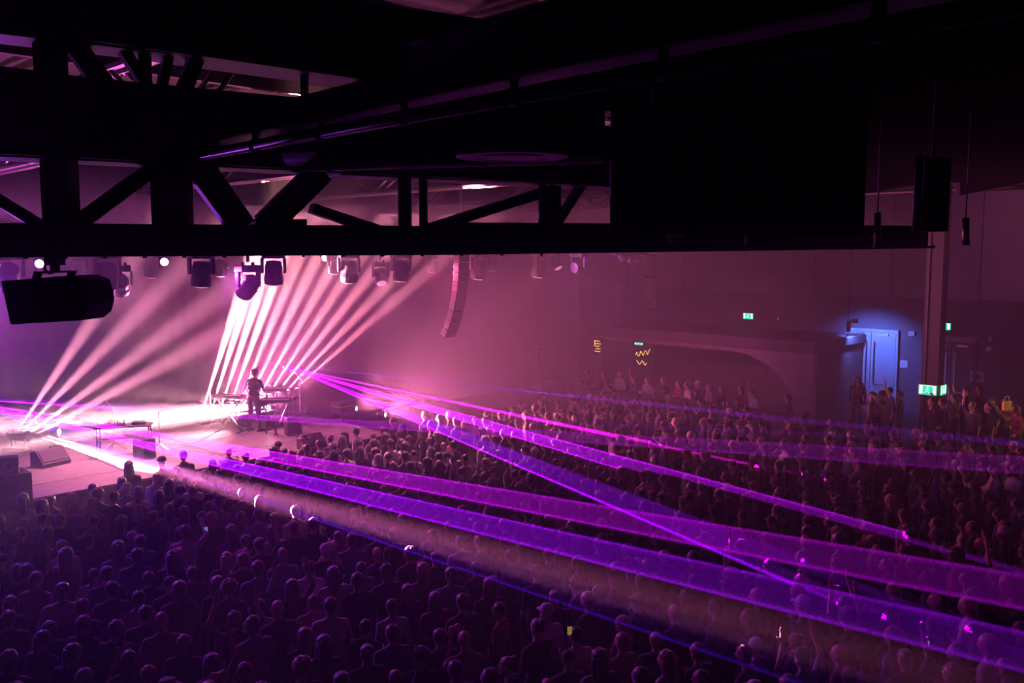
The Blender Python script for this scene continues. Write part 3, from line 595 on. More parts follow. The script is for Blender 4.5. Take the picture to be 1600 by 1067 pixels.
# near table with electronics
p = on_stage(196, 712); tb = thing('gear_table', 'folding table with cables and electronics at the near side of the stage', 'table', p, RZ+math.radians(60))
L_, D_, Hh = 1.35, .55, .78
part('table_top', MB().box((0, 0, Hh), (L_, D_, .04)), 'plastic', tb, bevel=.008)
for sx in (-1, 1):
    for sy in (-1, 1): part('leg', MB().tube((sx*L_*.46, sy*D_*.42, 0), (sx*L_*.44, sy*D_*.40, Hh), .02), 'steel', tb)
part('brace', MB().tube((-L_*.45, 0, .45), (L_*.45, 0, .45), .012), 'steel', tb)
A = tb.matrix_basis
def on_table(x, y, z=.80): return A @ Vector((x, y, z))
t = thing('mixing_desk', 'small mixing desk lying on the near gear table', 'mixer', on_table(-.25, 0), RZ+math.radians(60))
part('chassis', MB().prism([(-.22, 0), (.22, 0), (.22, .10), (-.22, .05)], lambda a, b, k: Vector((-.28+.56*k, a, b))), 'plastic', t, bevel=.006)
for i in range(8):
    for j in range(4): part('knob', MB().tube((-.22+i*.062, -.14+j*.09, .055+j*.01), (-.22+i*.062, -.14+j*.09, .085+j*.01), .012, .010, 8), 'chrome', t)
t = thing('sampler', 'small sampler box with pads on the near gear table', 'sampler', on_table(.35, .02), RZ+math.radians(64))
part('chassis', MB().box((0, 0, .03), (.34, .3, .06)), 'plastic', t, bevel=.008)
for i in range(4):
    for j in range(4): part('pad', MB().box((-.1+i*.066, -.1+j*.066, .064), (.055, .055, .012)), 'rubber', t, bevel=.004)
def mic_stand(label, p, h, boom, rz, group='microphone stands'):
    t = thing('microphone_stand', label, 'microphone stand', p, rz, group)
    for k in range(3): a = k*2*PI/3; part('leg', MB().tube((0, 0, .22), (.28*math.cos(a), .28*math.sin(a), .01), .009, .009, 6), 'pipe', t)
    part('pole', MB().tube((0, 0, .2), (0, 0, h), .012), 'pipe', t); part('boom', MB().tube((-boom*.3, 0, h-.12), (boom, 0, h+boom*.45), .009), 'pipe', t)
    part('microphone', MB().capsule((boom, 0, h+boom*.45), (boom+.11, 0, h+boom*.45-.05), .014, .024), 'steel', t)
    return t
mic_stand('microphone stand by the near gear table', on_stage(250, 706), 1.05, .35, 1.2); mic_stand('slim microphone stand behind the near gear table', on_stage(180, 704), 1.15, .3, 2.6)
def cabinet(name, label, cat, p, rz, w, d, h, drivers, m='plastic', group=None):
    t = thing(name, label, cat, p, rz, group)
    part('cabinet', MB().box((0, 0, h/2), (w, d, h)), m, t, bevel=.02); part('grille', MB().box((0, -d/2-.006, h/2), (w*.9, .012, h*.9)), 'grille', t)
    for k in range(drivers):
        z = h*(k+.5)/drivers; part('driver', MB().lathe([(.02, .02), (w*.14, -.0), (w*.33, .02), (w*.36, .03), (w*.36, 0)], (0, -d/2-.01, z), Matrix.Rotation(PI/2, 3, 'X'), 20), 'rubber', t)
    for s_ in (-1, 1): part('side_handle', MB().box((s_*w/2, 0, h*.62), (.02, .14, .06)), 'steel', t, bevel=.006)
    return t
cabinet('speaker_cabinet', 'black amplifier cabinet standing beside the near gear table', 'loudspeaker', on_stage(226, 715), RZ+math.radians(100), .40, .38, .50, 1)
SF = Pv(4, 770, -19.5); SF.z = 0
cabinet('speaker_cabinet', 'big black side fill cabinet at the near stage corner', 'loudspeaker', SF, RZ+math.radians(90), .9, .7, 1.95, 2)
cabinet('speaker_cabinet', 'smaller black cabinet stacked on the side fill at the stage corner', 'loudspeaker', SF+Vector((.12, .05, 1.95)), RZ+math.radians(75), .36, .32, .32, 1)
def wedge(label, p, rz, w=.62, group='stage monitors'):
    t = thing('stage_monitor', label, 'loudspeaker', p, rz, group)
    part('cabinet', MB().prism([(-.26, 0), (.24, 0), (.26, .10), (-.05, .40), (-.26, .34)], lambda a, b, k: Vector((-w/2+w*k, a, b))), 'plastic', t, bevel=.012)
    n_ = Vector((0, .70, .72)); part('grille', MB().prism([(.235, .14), (-.02, .385), (-.012, .395), (.245, .15)], lambda a, b, k: Vector((-w*.45+w*.9*k, a, b))), 'grille', t)
    part('side_handle', MB().box((w/2, -.08, .2), (.02, .14, .05)), 'steel', t, bevel=.006); return t
wedge('black wedge stage monitor lying at the near stage edge', on_stage(80, 726), RZ+math.radians(-75), .72); wedge('hazy wedge stage monitor at the middle stage front', on_stage(488, 701), RZ+math.radians(-90))
# floor lamps at near side
def strobe(label, p, rz, tilt, lens, w=.62):
    t = thing('floor_lamp_bar', label, 'stage light', p, rz, 'floor lamps on the stage')
    part('base', MB().box((0, 0, .05), (w*.8, .3, .10)), 'plastic', t, bevel=.012)
    for s_ in (-1, 1): part('yoke_arm', MB().bar((s_*w*.34, 0, .08), (s_*w*.34, 0, .38), .05, .10, Vector((0, 1, 0))), 'plastic', t, bevel=.008)
    R = Matrix.Rotation(tilt, 3, 'X'); c = Vector((0, 0, .40)); hd = part('head', MB().box(c, (w, .16, .24), R), 'plastic', t, bevel=.02)
    for k in range(4): part('lens', MB().lathe([(0, .025), (.05, .02), (.062, 0), (0, 0)], c+R @ Vector((-w*.36+k*w*.24, -.08, 0)), R @ Matrix.Rotation(PI/2, 3, 'X'), 14), lens, hd)
    return t
strobe('bar shaped floor lamp on a yoke at the far left of the stage', on_stage(31, 704), math.radians(165), -.5, 'bulb_warm'); strobe('small floor lamp turned along the stage behind the wedge monitor', on_stage(88, 700), math.radians(110), -.2, 'bulb_warm', .42)
# row of floor beam lamps upstage
pr = None
for i, (sx, sy) in enumerate(ROW):
    s_ = Pv(sx, sy, -25.2); u, v = UV(s_); zb = ZS
    if pr is None:
        pr = thing('beam_light', '', 'stage light', W(u, v, zb), RZ)
        part('base', MB().box((0, 0, .06), (.24, .24, .12)), 'plastic', pr, bevel=.012)
        for sg in (-1, 1): part('yoke_arm', MB().bar((0, sg*.14, .1), (0, sg*.14, .34), .08, .035), 'plastic', pr, bevel=.006)
        hd = part('head', MB().lathe([(.06, .16), (.10, .18), (.115, .30), (.11, .38), (.10, .38)], (0, 0, .02), None, 18), 'plastic', pr)
        part('lens', MB().lathe([(0, .36), (.095, .36), (.09, .375), (0, .385)], (0, 0, .02), None, 18), 'bulb_warm', hd)
        o = pr
    else:
        o = copy_tree(pr); o.name = 'beam_light'; o.matrix_world = xf(W(u, v, zb), RZ)
    o['label'] = 'upright beam lamp in the row behind the performer, %s from the near end' % ORD[i]; o['group'] = 'beam lamps behind the performer'
    if s_.z-zb-.42 > .02:                               # riser box under it brings its lens to the beam's start
        hgt = s_.z-zb-.425; o.location = o.location+Vector((0, 0, hgt))
        rb = thing('lamp_riser', 'low black riser box under beam lamp, %s from the near end' % ORD[i], 'riser', W(u, v, zb), RZ, 'riser boxes'); part('box', MB().box((0, 0, hgt/2), (.25, .25, hgt)), 'plastic', rb, bevel=.01); part('lid', MB().box((0, 0, hgt-.012), (.26, .26, .02)), 'steel', rb)
# keyboards on stands around the performer
def keyboard(label, c, rz, L, stand_h, group='keyboards'):
    k = thing('keyboard', label, 'keyboard', c, rz, group)
    part('chassis', MB().box((0, 0, .045), (L, .32, .09)), 'plastic', k, bevel=.01); part('control_panel', MB().box((0, .09, .095), (L*.94, .12, .012)), 'steel', k)
    nk = int(L/.026)
    part('white_keys', MB().box((0, -.075, .092), (L*.92, .14, .014)), 'keys', k)
    for i in range(nk):
        if i % 7 not in (2, 6): part('black_key', MB().box((-L*.46+(i+1)*L*.92/nk, -.045, .106), (.012, .085, .016)), 'plastic', k)
    if stand_h: return k
PF = on_stage(398, 674)
kz = ZS+.92; kp = P(431, 624, 24.9)
keyboard('lower keyboard on the stand in front of the performer', Vector((kp.x, kp.y, kz)), math.radians(8), .85, 0); keyboard('upper keyboard raised above the other on the stand', Vector((kp.x-.05, kp.y+.18, kz+.30)), math.radians(8), .62, 0)
t = thing('keyboard_stand', 'two tier keyboard stand beside the performer', 'stand', Vector((kp.x, kp.y, ZS)), math.radians(8))
for s_ in (-1, 1):
    part('leg', MB().bar((s_*.05, -.2, 0), (-s_*.34, -.12, .90), .03, .03), 'steel', t); part('post', MB().tube((s_*.3, .14, .0), (s_*.27, .16, 1.22), .018), 'steel', t)
    part('arm', MB().bar((s_*.3, -.12, .905), (s_*.3, .16, .905), .03, .025), 'steel', t); part('arm', MB().bar((s_*.22, .0, 1.21), (s_*.22, .3, 1.21), .03, .02), 'steel', t)
kp2 = P(357, 616, 25.3); keyboard('low keyboard to the left of the performer lost in the glare', Vector((kp2.x, kp2.y, ZS+.98)), math.radians(-12), .9, 0)
t = thing('keyboard_stand', 'keyboard stand left of the performer in the white glare', 'stand', Vector((kp2.x, kp2.y, ZS)), math.radians(-12))
for s_ in (-1, 1): part('leg', MB().bar((-s_*.35, .1, 0), (s_*.35, -.1+.2*(s_ > 0), .97), .03, .03), 'steel', t); part('foot_bar', MB().bar((-s_*.35, -.2, .015), (-s_*.35, .25, .015), .03, .03), 'steel', t)
mic_stand('tilted boom microphone stand left of the performer', on_stage(330, 672), 1.15, .4, .3); mic_stand('tall curved microphone stand right of the keyboards', on_stage(470, 670), 1.55, .35, 2.4); mic_stand('short pale tripod stand standing right of the amplifier', on_stage(478, 667), .55, .1, .4)
cabinet('amplifier', 'hazy amplifier cabinet standing below the keyboards', 'amplifier', on_stage(458, 679), RZ+math.radians(75), .42, .35, .52, 1)
cabinet('amplifier', 'low hazy cabinet behind the performer legs', 'amplifier', on_stage(434, 667), RZ+math.radians(75), .45, .35, .32, 1)
gp = P(418, 638, 25.6); t = thing('globe_lamp', 'glowing round globe lamp below the keyboard', 'lamp', Vector((gp.x, gp.y, ZS)))
part('globe', MB().ball((0, 0, gp.z-ZS), .085, 18, 12), 'bulb_warm', t, smooth=True); part('stem', MB().tube((0, 0, 0), (0, 0, gp.z-ZS-.1), .02), 'steel', t); part('foot', MB().lathe([(.12, 0), (.12, .02), (.03, .04), (0, .04)]), 'steel', t)
# lit lamps at the stage far end
for x, y, lab in ((555, 638, 'upper lit floor can at the far end of the stage'), (600, 648, 'brightest lit floor can at the far stage corner')):
    p = Pv(x, y, -22.5 if x < 580 else -20.8)
    o = par_can(lab, p, math.radians(72), .0, 'bulb_warm', 'lit cans at the stage end', .085)
    part('floor_stand', MB().tube((0, .05, -.1), (0, .05, -(p.z-ZS)), .02).box((0, .05, -(p.z-ZS)+.01), (.26, .26, .02)), 'steel', o)
t = thing('equipment_case', 'dark equipment case on legs at the far end of the stage', 'case', on_stage(536, 656), RZ)
part('case_body', MB().box((0, 0, .40), (.5, .55, .34)), 'plastic', t, bevel=.02); part('case_trim', MB().box((0, 0, .45), (.52, .57, .02)), 'chrome', t)
for sx in (-1, 1):
    for sy in (-1, 1): part('leg', MB().tube((sx*.2, sy*.22, 0), (sx*.2, sy*.22, .24), .02), 'steel', t)
# laser projectors
def laser_unit(label, p, aim, h0):
    d = aim-p; t = thing('laser_projector', label, 'laser', p, math.atan2(d.y, d.x)+PI/2)
    part('case', MB().box((0, .17, .0), (.30, .30, .20)), 'plastic', t, bevel=.012); part('aperture', MB().box((0, .012, 0), (.05, .01, .05)), 'laser_port', t)
    part('yoke', MB().path([Vector((-.18, .17, 0)), Vector((-.18, .17, -.18)), Vector((.18, .17, -.18)), Vector((.18, .17, 0))], .014, 6), 'steel', t)
    part('stand_pole', MB().tube((0, .17, -.18), (0, .17, h0-p.z), .03), 'steel', t); part('stand_base', MB().lathe([(.25, 0), (.25, .03), (.05, .05), (0, .05)], (0, .17, h0-p.z)), 'steel', t)
laser_unit('laser projector on a pole behind the performer sending the far violet fans', LASER_A, Pz(1200, 800, 2), ZS)
laser_unit('laser projector on a stand at the near stage side outside the frame', LASER_B, Pz(1600, 950, 2), 0 if UV(LASER_B)[1] > VS else ZS)
# ------------------------------------------------------------------ people: one continuous body grown by voxel union, in a few poses
SKIN, TOP, BOT, SHOE = 0, 1, 2, 3
def hand_prims(w, d, n, curl, side):
    d = d.normalized(); n = (n-d*n.dot(d)).normalized(); s = d.cross(n)*side; out = [(w-d*.01, w+d*.075, .026, .034, SKIN)]
    for k in (-1, 1): out.append((w+d*.03+s*.018*k, w+d*.085+s*.026*k, .018, .016, SKIN))
    for i, (ln, o) in enumerate(((.066, -.031), (.078, -.010), (.074, .011), (.058, .031))):
        b = w+d*.092+s*o; c1 = math.cos(curl), math.sin(curl); k1 = b+(d*c1[0]+n*c1[1])*ln*.55; c2 = math.cos(curl*2), math.sin(curl*2)
        out += [(b, k1, .0115, .0105, SKIN), (k1, k1+(d*c2[0]+n*c2[1])*ln*.5, .0105, .009, SKIN)]
    b = w+d*.03-s*.03; k1 = b+(d*.6-s*.7+n*.3).normalized()*.045; out += [(b, k1, .014, .012, SKIN), (k1, k1+(d*.9-s*.2+n*.3).normalized()*.035, .012, .0095, SKIN)]
    return out
V = lambda *a: Vector(a)
def body_prims(pose):
    """capsules (a, b, r0, r1, material) and the head; facing +y, 1.75 m"""
    c = []; lean = pose.get('lean', 0.0); sway = pose.get('sway', 0.0); short = pose.get('sleeve', 'long') == 'short'
    up_ = lambda x, y, z: V(x+sway*max(0, z-.9), y+lean*max(0, z-.9), z)
    legs = pose.get('legs', ((.10, 0), (-.10, 0)))
    for (fx, fy), s in zip(legs, (1, -1)):
        kn = V((fx+s*.09)/2, fy*.5+.03, .49)
        c += [(V(fx, fy-.05, .05), V(fx+s*.012, fy+.15, .038), .046, .036, SHOE), (V(fx, fy, .07), V(fx, fy, .11), .042, .045, SHOE), (V(fx, fy, .12), kn, .046, .060, BOT), (kn, V(s*.09, 0, .90), .064, .088, BOT)]
    c += [(up_(-.065, 0, .95), up_(.065, 0, .95), .105, .105, BOT), (up_(-.06, 0, 1.06), up_(.06, 0, 1.06), .095, .095, TOP), (up_(-.075, 0, 1.22), up_(.075, 0, 1.22), .108, .108, TOP),
          (up_(-.085, -.005, 1.34), up_(.085, -.005, 1.34), .105, .105, TOP), (up_(-.15, -.01, 1.42), up_(.15, -.01, 1.42), .062, .062, TOP), (up_(-.06, -.015, 1.46), up_(.06, -.015, 1.46), .05, .05, TOP), (up_(0, -.005, 1.44), up_(0, .012, 1.56), .056, .05, SKIN)]
    for s, key in ((1, 'right'), (-1, 'left')):
        sh = up_(s*.185, -.01, 1.415); el, wr, hd, nn, cu_ = pose[key]
        el = V(s*el[0], el[1], el[2]); wr = V(s*wr[0], wr[1], wr[2]); hd = V(s*hd[0], hd[1], hd[2]); nn = V(s*nn[0], nn[1], nn[2])
        c += [(sh, el, .055, .043, TOP), (el, wr, .041, .029, SKIN if short else TOP)]
        c += hand_prims(wr, hd, nn, cu_, s)
    h = up_(0, .018, 1.64)
    head = [(h+V(0, .0, .028), (.075, .094, .088), SKIN), (h+V(0, .022, -.03), (.064, .074, .085), SKIN), (h+V(0, .055, -.082), (.036, .036, .030), SKIN)]
    for s in (-1, 1): head.append((h+V(s*.077, -.008, -.008), (.012, .022, .032), SKIN)); head.append((h+V(s*.028, .088, .022), (.022, .012, .009), SKIN))
    c += [(h+V(0, .092, .012), h+V(0, .112, -.026), .009, .014, SKIN), (h+V(-.018, .088, -.058), h+V(.018, .088, -.058), .009, .009, SKIN)]
    return c, head, h
def grow(name, pose, voxel):
    caps, head, h = body_prims(pose); mb = MB()
    for a, b, r0, r1, t in caps: mb.capsule(a, b, r0, r1, 10)
    for ce_, r, t in head: mb.ball(ce_, r, 14, 10)
    me = mesh_of('grow', mb, ['rubber']); o = bpy.data.objects.new('grow', me); COL.objects.link(o)
    md = o.modifiers.new('r', 'REMESH'); md.mode = 'VOXEL'; md.voxel_size = voxel
    sm = o.modifiers.new('s', 'SMOOTH'); sm.factor = .5; sm.iterations = 2
    dg = bpy.context.evaluated_depsgraph_get(); ev = o.evaluated_get(dg); em = bpy.data.meshes.new_from_object(ev); em.name = name
    bpy.data.objects.remove(o)
    n = len(em.polygons); ctr = np.empty(n*3, np.float32); em.polygons.foreach_get('center', ctr); ctr = ctr.reshape(-1, 3)
    best = np.full(n, 9.0); mi = np.zeros(n, np.int32)
    for a, b, r0, r1, t in caps:
        a_, d_ = np.array(a), np.array(b-a); tt = np.clip(((ctr-a_) @ d_)/max(1e-9, d_ @ d_), 0, 1); dist = np.linalg.norm(ctr-a_-tt[:, None]*d_, axis=1)-(r0+(r1-r0)*tt)
        k = dist < best; best[k] = dist[k]; mi[k] = t
    for ce_, r, t in head:
        dist = (np.linalg.norm((ctr-np.array(ce_))/np.array(r), axis=1)-1)*min(r); k = dist < best; best[k] = dist[k]; mi[k] = t
    em.materials.clear()
    for m in ('skin_a', 'top_black', 'bot_black', 'shoe'): em.materials.append(PM[m])
    em.polygons.foreach_set('material_index', mi); em.polygons.foreach_set('use_smooth', [True]*n); em.update()
    return em, h
def pm(n, c, r=.75):
    m = mat(n, c, r, 0, .12, 9); b = m.node_tree.nodes['Principled BSDF']
    if 'skin' not in n: b.inputs['Sheen Weight'].default_value = .9 if 'hair' in n else .5; b.inputs['Sheen Roughness'].default_value = .35
    if 'hair' in n or 'skin' in n or 'hat' in n: b.inputs['Coat Weight'].default_value = .35 if 'hair' in n else .25; b.inputs['Coat Roughness'].default_value = .42
    return m
PM = dict(skin_a=pm('skin_light', (.55, .36, .28), .5), skin_b=pm('skin_tan', (.42, .26, .18), .5), skin_c=pm('skin_brown', (.22, .12, .08), .5), shoe=pm('shoe_leather', (.05, .05, .05)),
          top_black=pm('black_cloth', (.02, .02, .022)), top_char=pm('charcoal_cloth', (.07, .07, .075)), top_navy=pm('navy_cloth', (.04, .05, .11)), top_grey=pm('grey_cloth', (.24, .24, .25)), top_white=pm('white_cloth', (.62, .61, .6)),
          top_red=pm('dark_red_cloth', (.22, .04, .05)), top_denim=pm('denim_cloth', (.12, .17, .28)), top_tan=pm('tan_cloth', (.34, .26, .18)), bot_black=pm('black_trousers', (.02, .02, .025)), bot_denim=pm('blue_jeans', (.08, .11, .18)),
          hair_black=pm('black_hair', (.015, .012, .012), .5), hair_brown=pm('brown_hair', (.06, .035, .02), .5), hair_fair=pm('fair_hair', (.35, .24, .12), .4), hat_white=pm('pale_hat', (.6, .58, .55)), hat_black=pm('black_hat', (.03, .03, .032)))
DN = (.06, .02, -1); down = ((.235, -.03, 1.14), (.25, .06, .90), DN, (-1, .2, 0), .35)
POSES = dict(
    still=dict(right=down, left=down),
    sway=dict(right=((.24, .02, 1.15), (.22, .18, .97), (.0, .5, -.9), (-1, 0, 0), .4), left=((.25, -.05, 1.15), (.27, .02, .91), DN, (-1, .2, 0), .4), sway=.05, legs=((.13, .05), (-.12, -.04)), sleeve='short'),
    crossed=dict(right=((.25, .06, 1.17), (.02, .20, 1.22), (-1, .15, .1), (0, -1, 0), .3), left=((.25, .05, 1.16), (.03, .17, 1.15), (-1, .15, .15), (0, -1, 0), .3)),
    cup=dict(right=((.24, .03, 1.15), (.18, .27, 1.22), (-.1, .9, .35), (-1, 0, 0), .9), left=down, sleeve='short'),
    one_up=dict(right=((.30, .04, 1.62), (.24, .08, 1.86), (-.05, .1, 1), (0, 1, 0), .15), left=down, sleeve='short', lean=.04),
    both_up=dict(right=((.33, .05, 1.60), (.27, .12, 1.84), (.0, .2, 1), (0, 1, 0), .12), left=((.32, .06, 1.58), (.22, .10, 1.83), (-.1, .15, 1), (0, 1, 0), .2), sleeve='short'),
    phone=dict(right=((.22, .16, 1.28), (.07, .34, 1.56), (-.25, .25, 1), (0, 1, -.2), .5), left=((.22, .15, 1.27), (.07, .33, 1.54), (-.25, .25, 1), (0, 1, -.2), .5), sleeve='short'),
    fist=dict(right=((.30, .12, 1.55), (.20, .26, 1.78), (-.1, .2, 1), (0, 1, 0), 1.25), left=((.25, .0, 1.16), (.22, .16, 1.00), (0, .8, -.4), (-1, 0, 0), .8), lean=.06),
)
BODY = {k: grow('person_body', p, .0150) for k, p in POSES.items()}
HEADC = {k: b[1] for k, b in BODY.items()}
def noisy(mb, amp, f): 
    mb.v = [p+Vector((math.sin(p.z*f+p.x*17), math.sin(p.x*f*1.1+p.y*9), math.sin(p.y*f+p.z*5)))*amp for p in mb.v]; return mb
def hair(kind):
    m = MB()
    if kind == 'short': noisy(m.ball((0, -.018, .034), (.087, .097, .088), 26, 18).ball((0, -.050, -.022), (.066, .052, .062), 20, 14), .005, 150)
    elif kind == 'long': noisy(m.ball((0, -.020, .032), (.092, .102, .095), 26, 18).capsule((0, -.075, .02), (0, -.085, -.22), .080, .062, 14).capsule((.07, -.02, .0), (.075, -.03, -.16), .03, .022).capsule((-.07, -.02, .0), (-.075, -.03, -.16), .03, .022), .004, 80)
    elif kind == 'bun': noisy(m.ball((0, -.018, .033), (.083, .092, .085), 18, 12).ball((0, -.085, .095), .042, 12, 8), .003, 90)
    elif kind == 'curly': noisy(m.ball((0, -.022, .040), (.112, .114, .108), 30, 20), .010, 170)
    elif kind == 'ponytail': noisy(m.ball((0, -.018, .033), (.083, .092, .085), 18, 12).capsule((0, -.10, .05), (0, -.13, -.14), .034, .018, 10), .003, 90)
    elif kind == 'cap': m.lathe([(.088, .0), (.092, .02), (.086, .06), (.06, .095), (.0, .112)], (0, -.006, .022), None, 20).prism([(-.06, 0), (-.05, .07), (0, .09), (.05, .07), (.06, 0)], lambda a, b, k: Vector((a, .07+b, .022+.012*k)))
    elif kind == 'beanie': noisy(m.lathe([(.088, -.01), (.096, .0), (.097, .025), (.092, .06), (.06, .105), (.0, .122)], (0, -.010, .010), None, 20), .002, 60)
    elif kind == 'hat': m.lathe([(.155, .0), (.16, .008), (.095, .02), (.09, .09), (.06, .11), (.0, .105)], (0, -.008, .045), None, 24)
    return m
HK = {k: mesh_of('hair_'+k, hair(k), PM['hair_black'], smooth=True) for k in ('short', 'long', 'bun', 'curly', 'ponytail', 'cap', 'beanie', 'hat')}
HNAME = dict(short='short haired', long='long haired', bun='bun haired', curly='curly haired', ponytail='ponytailed', cap='capped', beanie='beanie wearing', hat='hat wearing', none='bald')
PNAME = dict(still='standing still', sway='swaying', crossed='with arms crossed', cup='holding a hand forward', one_up='with one arm raised', both_up='with both arms raised', phone='with hands to face', fist='with a fist raised')
TNAME = dict(top_black='black', top_char='charcoal', top_navy='navy', top_grey='grey', top_white='white', top_red='dark red', top_denim='denim', top_tan='tan')
FOCUS = W(11.5, -25.0, 0)
def person(loc, pose, hk, skin, top, bot, hcol, label, group, jit=None, yaw=None, scale=1.0):
    o = bpy.data.objects.new('person', BODY[pose][0]); COL.objects.link(o)
    for i, k in enumerate((skin, top, bot, 'shoe')): o.material_slots[i].link = 'OBJECT'; o.material_slots[i].material = PM[k]
    d = FOCUS-Vector(loc); a = math.atan2(d.y, d.x)-PI/2+(RND.gauss(0, .25) if jit is None else jit)
    if yaw is not None: a = yaw
    o.location = loc; o.rotation_euler = (0, 0, a); o.scale = (scale*1.0, scale, scale); tag(o, label, 'person', group)
    if hk != 'none':
        c = bpy.data.objects.new({'cap': 'cap', 'beanie': 'beanie', 'hat': 'brimmed_hat'}.get(hk, 'hair'), HK[hk]); COL.objects.link(c); c.parent = o; c.location = HEADC[pose]
        c.material_slots[0].link = 'OBJECT'; c.material_slots[0].material = PM[hcol]
    return o
def pick(zone_calm=.8):
    pose = RND.choices(['still', 'sway', 'crossed', 'cup', 'one_up', 'both_up', 'phone', 'fist'], [34, 26, 10, 16, 4, 2, 3, 3])[0]
    hk = RND.choices(['short', 'long', 'bun', 'curly', 'ponytail', 'cap', 'beanie', 'none', 'hat'], [40, 22, 7, 7, 7, 8, 3, 5, 1])[0]
    hc = RND.choice(['hat_black', 'hat_black', 'hat_white']) if hk in ('cap', 'beanie', 'hat') else RND.choices(['hair_black', 'hair_brown', 'hair_fair'], [5, 4, 1.5])[0]
    return pose, hk, RND.choices(['skin_a', 'skin_b', 'skin_c'], [6, 3, 1])[0], RND.choices(list(TNAME), [34, 14, 12, 8, 9, 5, 9, 4])[0], RND.choice(['bot_black', 'bot_denim']), hc
# the floor crowd: jittered rows facing the stage
spots = []
u = -2.0
while u < 24.4:
    v = -19.35
    while v < 5:
        uu, vv = u+RND.uniform(-.12, .12)+(.29 if round(v*10) % 12 < 6 else 0)*.0, v+RND.uniform(-.12, .12)+(.3 if int(round((u+2)/.60)) % 2 else 0)
        p = W(uu, vv, 0); v += .60
        if p.y < 7.5: continue
        x, y, k = project(p+Vector((0, 0, 1.7)))
        if not (-160 < x < 1960 and y < 1230): continue
        if uu > 24.5 and vv > -13.6: continue
        if uu < 7.2 and vv < -18.6: continue            # clear of the side fill
        if (uu-cu)**2+(vv-cv)**2 < .5: continue
        if RND.random() < .06+.10*(k > 16): continue
        spots.append((k, uu, vv, x, y))
    u += .60
spots.sort()
shown = [t_ for t_ in spots if -40 < t_[3] < 1640 and t_[4] < 1085]; NEARBY = set(shown[:248])
def zone(x, y):
    if y < 800 and x < 560: return 'by the stage front'
    if x < 260: return 'at the lower left corner' if y > 900 else 'below the stage corner'
    if x < 540: return 'in the dark lower left' if y > 900 else 'below the gear table'
    if x < 800: return 'below the blue laser' if y > 905 else 'in the pale beam'
    if x < 1100: return 'at the bottom centre' if y > 930 else 'at the pale beam end'
    if x < 1340: return 'beneath the violet fan' if y > 905 else 'between the broad fans'
    return 'at the lower right corner' if y > 905 else 'at the right edge'
for k, uu, vv, x, y in shown[:248]:
    pose, hk, sk, tp, bt, hc = pick()
    z = zone(x, y); person(W(uu, vv, 0), pose, hk, sk, tp, bt, hc, '%s person in %s top %s %s' % (HNAME[hk], TNAME[tp], PNAME[pose], z), 'crowd '+z, scale=RND.uniform(.93, 1.06))
# everyone further back, too many to count
LOW = {k: grow('far_body', p, .055) for k, p in POSES.items()}
def far_crowd(sp):
    names = ['skin_a', 'skin_b', 'skin_c', 'top_black', 'top_char', 'top_navy', 'top_grey', 'top_white', 'top_red', 'top_denim', 'top_tan', 'bot_black', 'bot_denim', 'shoe', 'hair_black', 'hair_brown', 'hair_fair', 'hat_white', 'hat_black']
    ix = {n: i for i, n in enumerate(names)}; cache = {}
    def arr(me):
        if me.name not in cache:
            nv, npoly = len(me.vertices), len(me.polygons); co = np.empty(nv*3, np.float32); me.vertices.foreach_get('co', co)
            cache[me.name] = (co.reshape(-1, 3), [tuple(p.vertices) for p in me.polygons], np.array([p.material_index for p in me.polygons]))
        return cache[me.name]
    VV, FF, MI, base = [], [], [], 0
    for k, uu, vv, x, y in sp:
        pose, hk, sk, tp, bt, hc = pick(); loc = W(uu, vv, 0); d = FOCUS-loc; a = math.atan2(d.y, d.x)-PI/2+RND.gauss(0, .3); s = RND.uniform(.92, 1.06)
        R = np.array([[math.cos(a), -math.sin(a), 0], [math.sin(a), math.cos(a), 0], [0, 0, 1]])*s
        todo = [(arr(LOW[pose][0]), np.zeros(3), [ix[sk], ix[tp], ix[bt], ix['shoe']])]
        if hk != 'none': todo.append((arr(HK[hk]), np.array(HEADC[pose]), [ix[hc]]))
        for (co, fs, mi), off, lut in todo:
            VV.append((co+off) @ R.T+np.array(loc)); FF += [tuple(i+base for i in f) for f in fs]; MI.append(np.array(lut)[mi]); base += len(co)
    me = bpy.data.meshes.new('crowd'); me.from_pydata(np.concatenate(VV).tolist(), [], FF)
    for n in names: me.materials.append(PM[n])
    me.polygons.foreach_set('material_index', np.concatenate(MI)); me.polygons.foreach_set('use_smooth', [True]*len(FF))
    o = bpy.data.objects.new('crowd', me); COL.objects.link(o); tag(o, 'dense crowd of dark figures packing the floor back to the bar booth', 'crowd', None, 'stuff')
far_crowd([t_ for t_ in spots if t_ not in NEARBY])
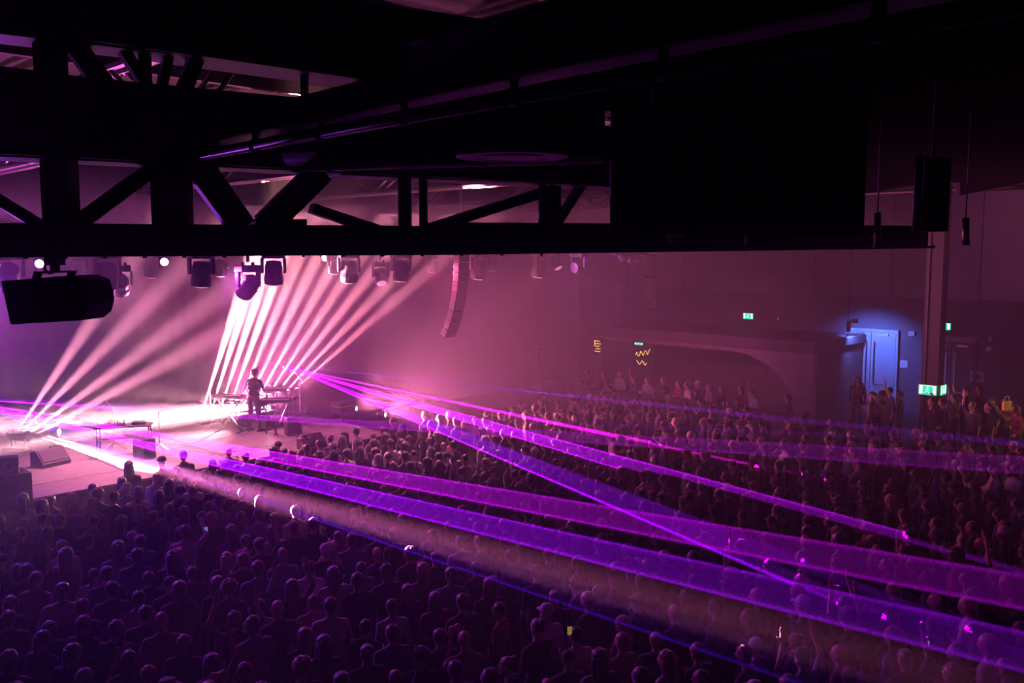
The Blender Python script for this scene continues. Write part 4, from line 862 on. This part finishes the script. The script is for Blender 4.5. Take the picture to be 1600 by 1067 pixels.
# people near the blue doors and the pillar
ORDP = ORD
def p_at(x, y, z): return Pz(x, y, z)
for i, (x, hy, pose, hk, tp, yaw) in enumerate(((1341, 590, 'still', 'long', 'top_black', 2.6), (1392, 606, 'one_up', 'short', 'top_char', None), (1378, 622, 'phone', 'curly', 'top_tan', 2.0), (1408, 612, 'crossed', 'short', 'top_black', 1.2), (1362, 640, 'cup', 'long', 'top_tan', .8),
                              (1476, 628, 'fist', 'curly', 'top_black', None), (1492, 616, 'both_up', 'short', 'top_char', None), (1510, 606, 'still', 'short', 'top_black', None), (1532, 604, 'sway', 'long', 'top_black', None), (1552, 622, 'cup', 'cap', 'top_navy', None),
                              (1578, 628, 'phone', 'short', 'top_tan', None), (1590, 648, 'fist', 'long', 'top_red', None), (1455, 650, 'still', 'bun', 'top_black', None), (1520, 650, 'one_up', 'short', 'top_char', None), (1545, 656, 'sway', 'ponytail', 'top_black', None))):
    p = Pz(x, hy, ZR+1.70)
    if UV(p)[0] < 25.45: p = Pu(x, hy, 25.45+.12*(i % 4))
    p.z = ZR
    person(p, pose, hk, RND.choice(['skin_a', 'skin_b']), tp, 'bot_black', 'hat_black' if hk == 'cap' else 'hair_black', '%s person in %s top %s, %s %s' % (HNAME[hk], TNAME[tp], PNAME[pose], ORDP[i if x < 1440 else i-5], 'near the blue doors' if x < 1440 else 'past the pillar'), 'people on the raised floor', yaw=yaw, scale=.98)
for i, x in enumerate((918, 944, 968, 990, 1012, 1036, 1060, 1074, 1090, 1108, 1128, 1158, 1178, 1232)):
    p = Pu(x, 600, 26.75+.5*(i % 3 == 2)); p.z = 0; pose = ['crossed', 'cup', 'still', 'one_up', 'sway', 'cup', 'crossed', 'still', 'phone'][i % 9]; hk = ['short', 'long', 'cap', 'bun', 'short', 'long'][i % 6]; tp = ['top_black', 'top_red', 'top_white', 'top_char', 'top_grey'][i % 5]
    person(p, pose, hk, 'skin_a', tp, 'bot_black', 'hat_white' if hk == 'cap' else 'hair_brown', '%s drinker in %s top %s, %s along the bar' % (HNAME[hk], TNAME[tp], PNAME[pose], ORD[i]), 'drinkers behind the bar counter', scale=.98)
# the performer, bent a little over the keyboards
POSES['play'] = dict(right=((.27, .10, 1.13), (.24, .34, 1.06), (-.1, 1, -.1), (0, 0, -1), .35), left=((.32, .04, 1.15), (.46, .22, 1.02), (.3, .8, -.15), (0, 0, -1), .35), lean=.07, legs=((.13, .02), (-.14, -.03)))
BODY['play'] = grow('performer_body', POSES['play'], .012); HEADC['play'] = BODY['play'][1]
person(PF, 'play', 'short', 'skin_a', 'top_black', 'bot_black', 'hair_black', 'performer in dark clothes bent over the keyboards on the stage', 'performers', yaw=math.radians(-25), scale=1.02).scale = (1.16, 1.12, 1.03)
# phones and a lit bag in the crowd
for x, y, d_, lab in ((322, 828, 14.5, 'small phone with a blue lit screen held up in the dark front crowd'), (1448, 1008, 10.2, 'tiny lit phone screen at the violet laser edge'), (890, 985, 10.6, 'amber lit phone in the near crowd below the laser edge')):
    p = P(x, y, d_); t = thing('phone', lab, 'phone', p, math.radians(10), 'phones in the crowd')
    part('phone_body', MB().box((0, 0, 0), (.07, .009, .12)), 'plastic', t, bevel=.004); part('phone_screen', MB().box((0, -.006, 0), (.058, .003, .105)), 'amber_dim' if x == 890 else 'phone_lit', t)
p = P(1573, 634, 22.6); t = thing('yellow_bag', 'yellow bag raised above the crowd at the far right', 'bag', p, .3)
part('pouch', MB().box((0, 0, 0), (.24, .10, .26)), 'yellow', t, bevel=.03); part('strap', MB().path([Vector((-.09, 0, .12)), Vector((-.06, 0, .24)), Vector((.06, 0, .24)), Vector((.09, 0, .12))], .012, 6), 'yellow', t)
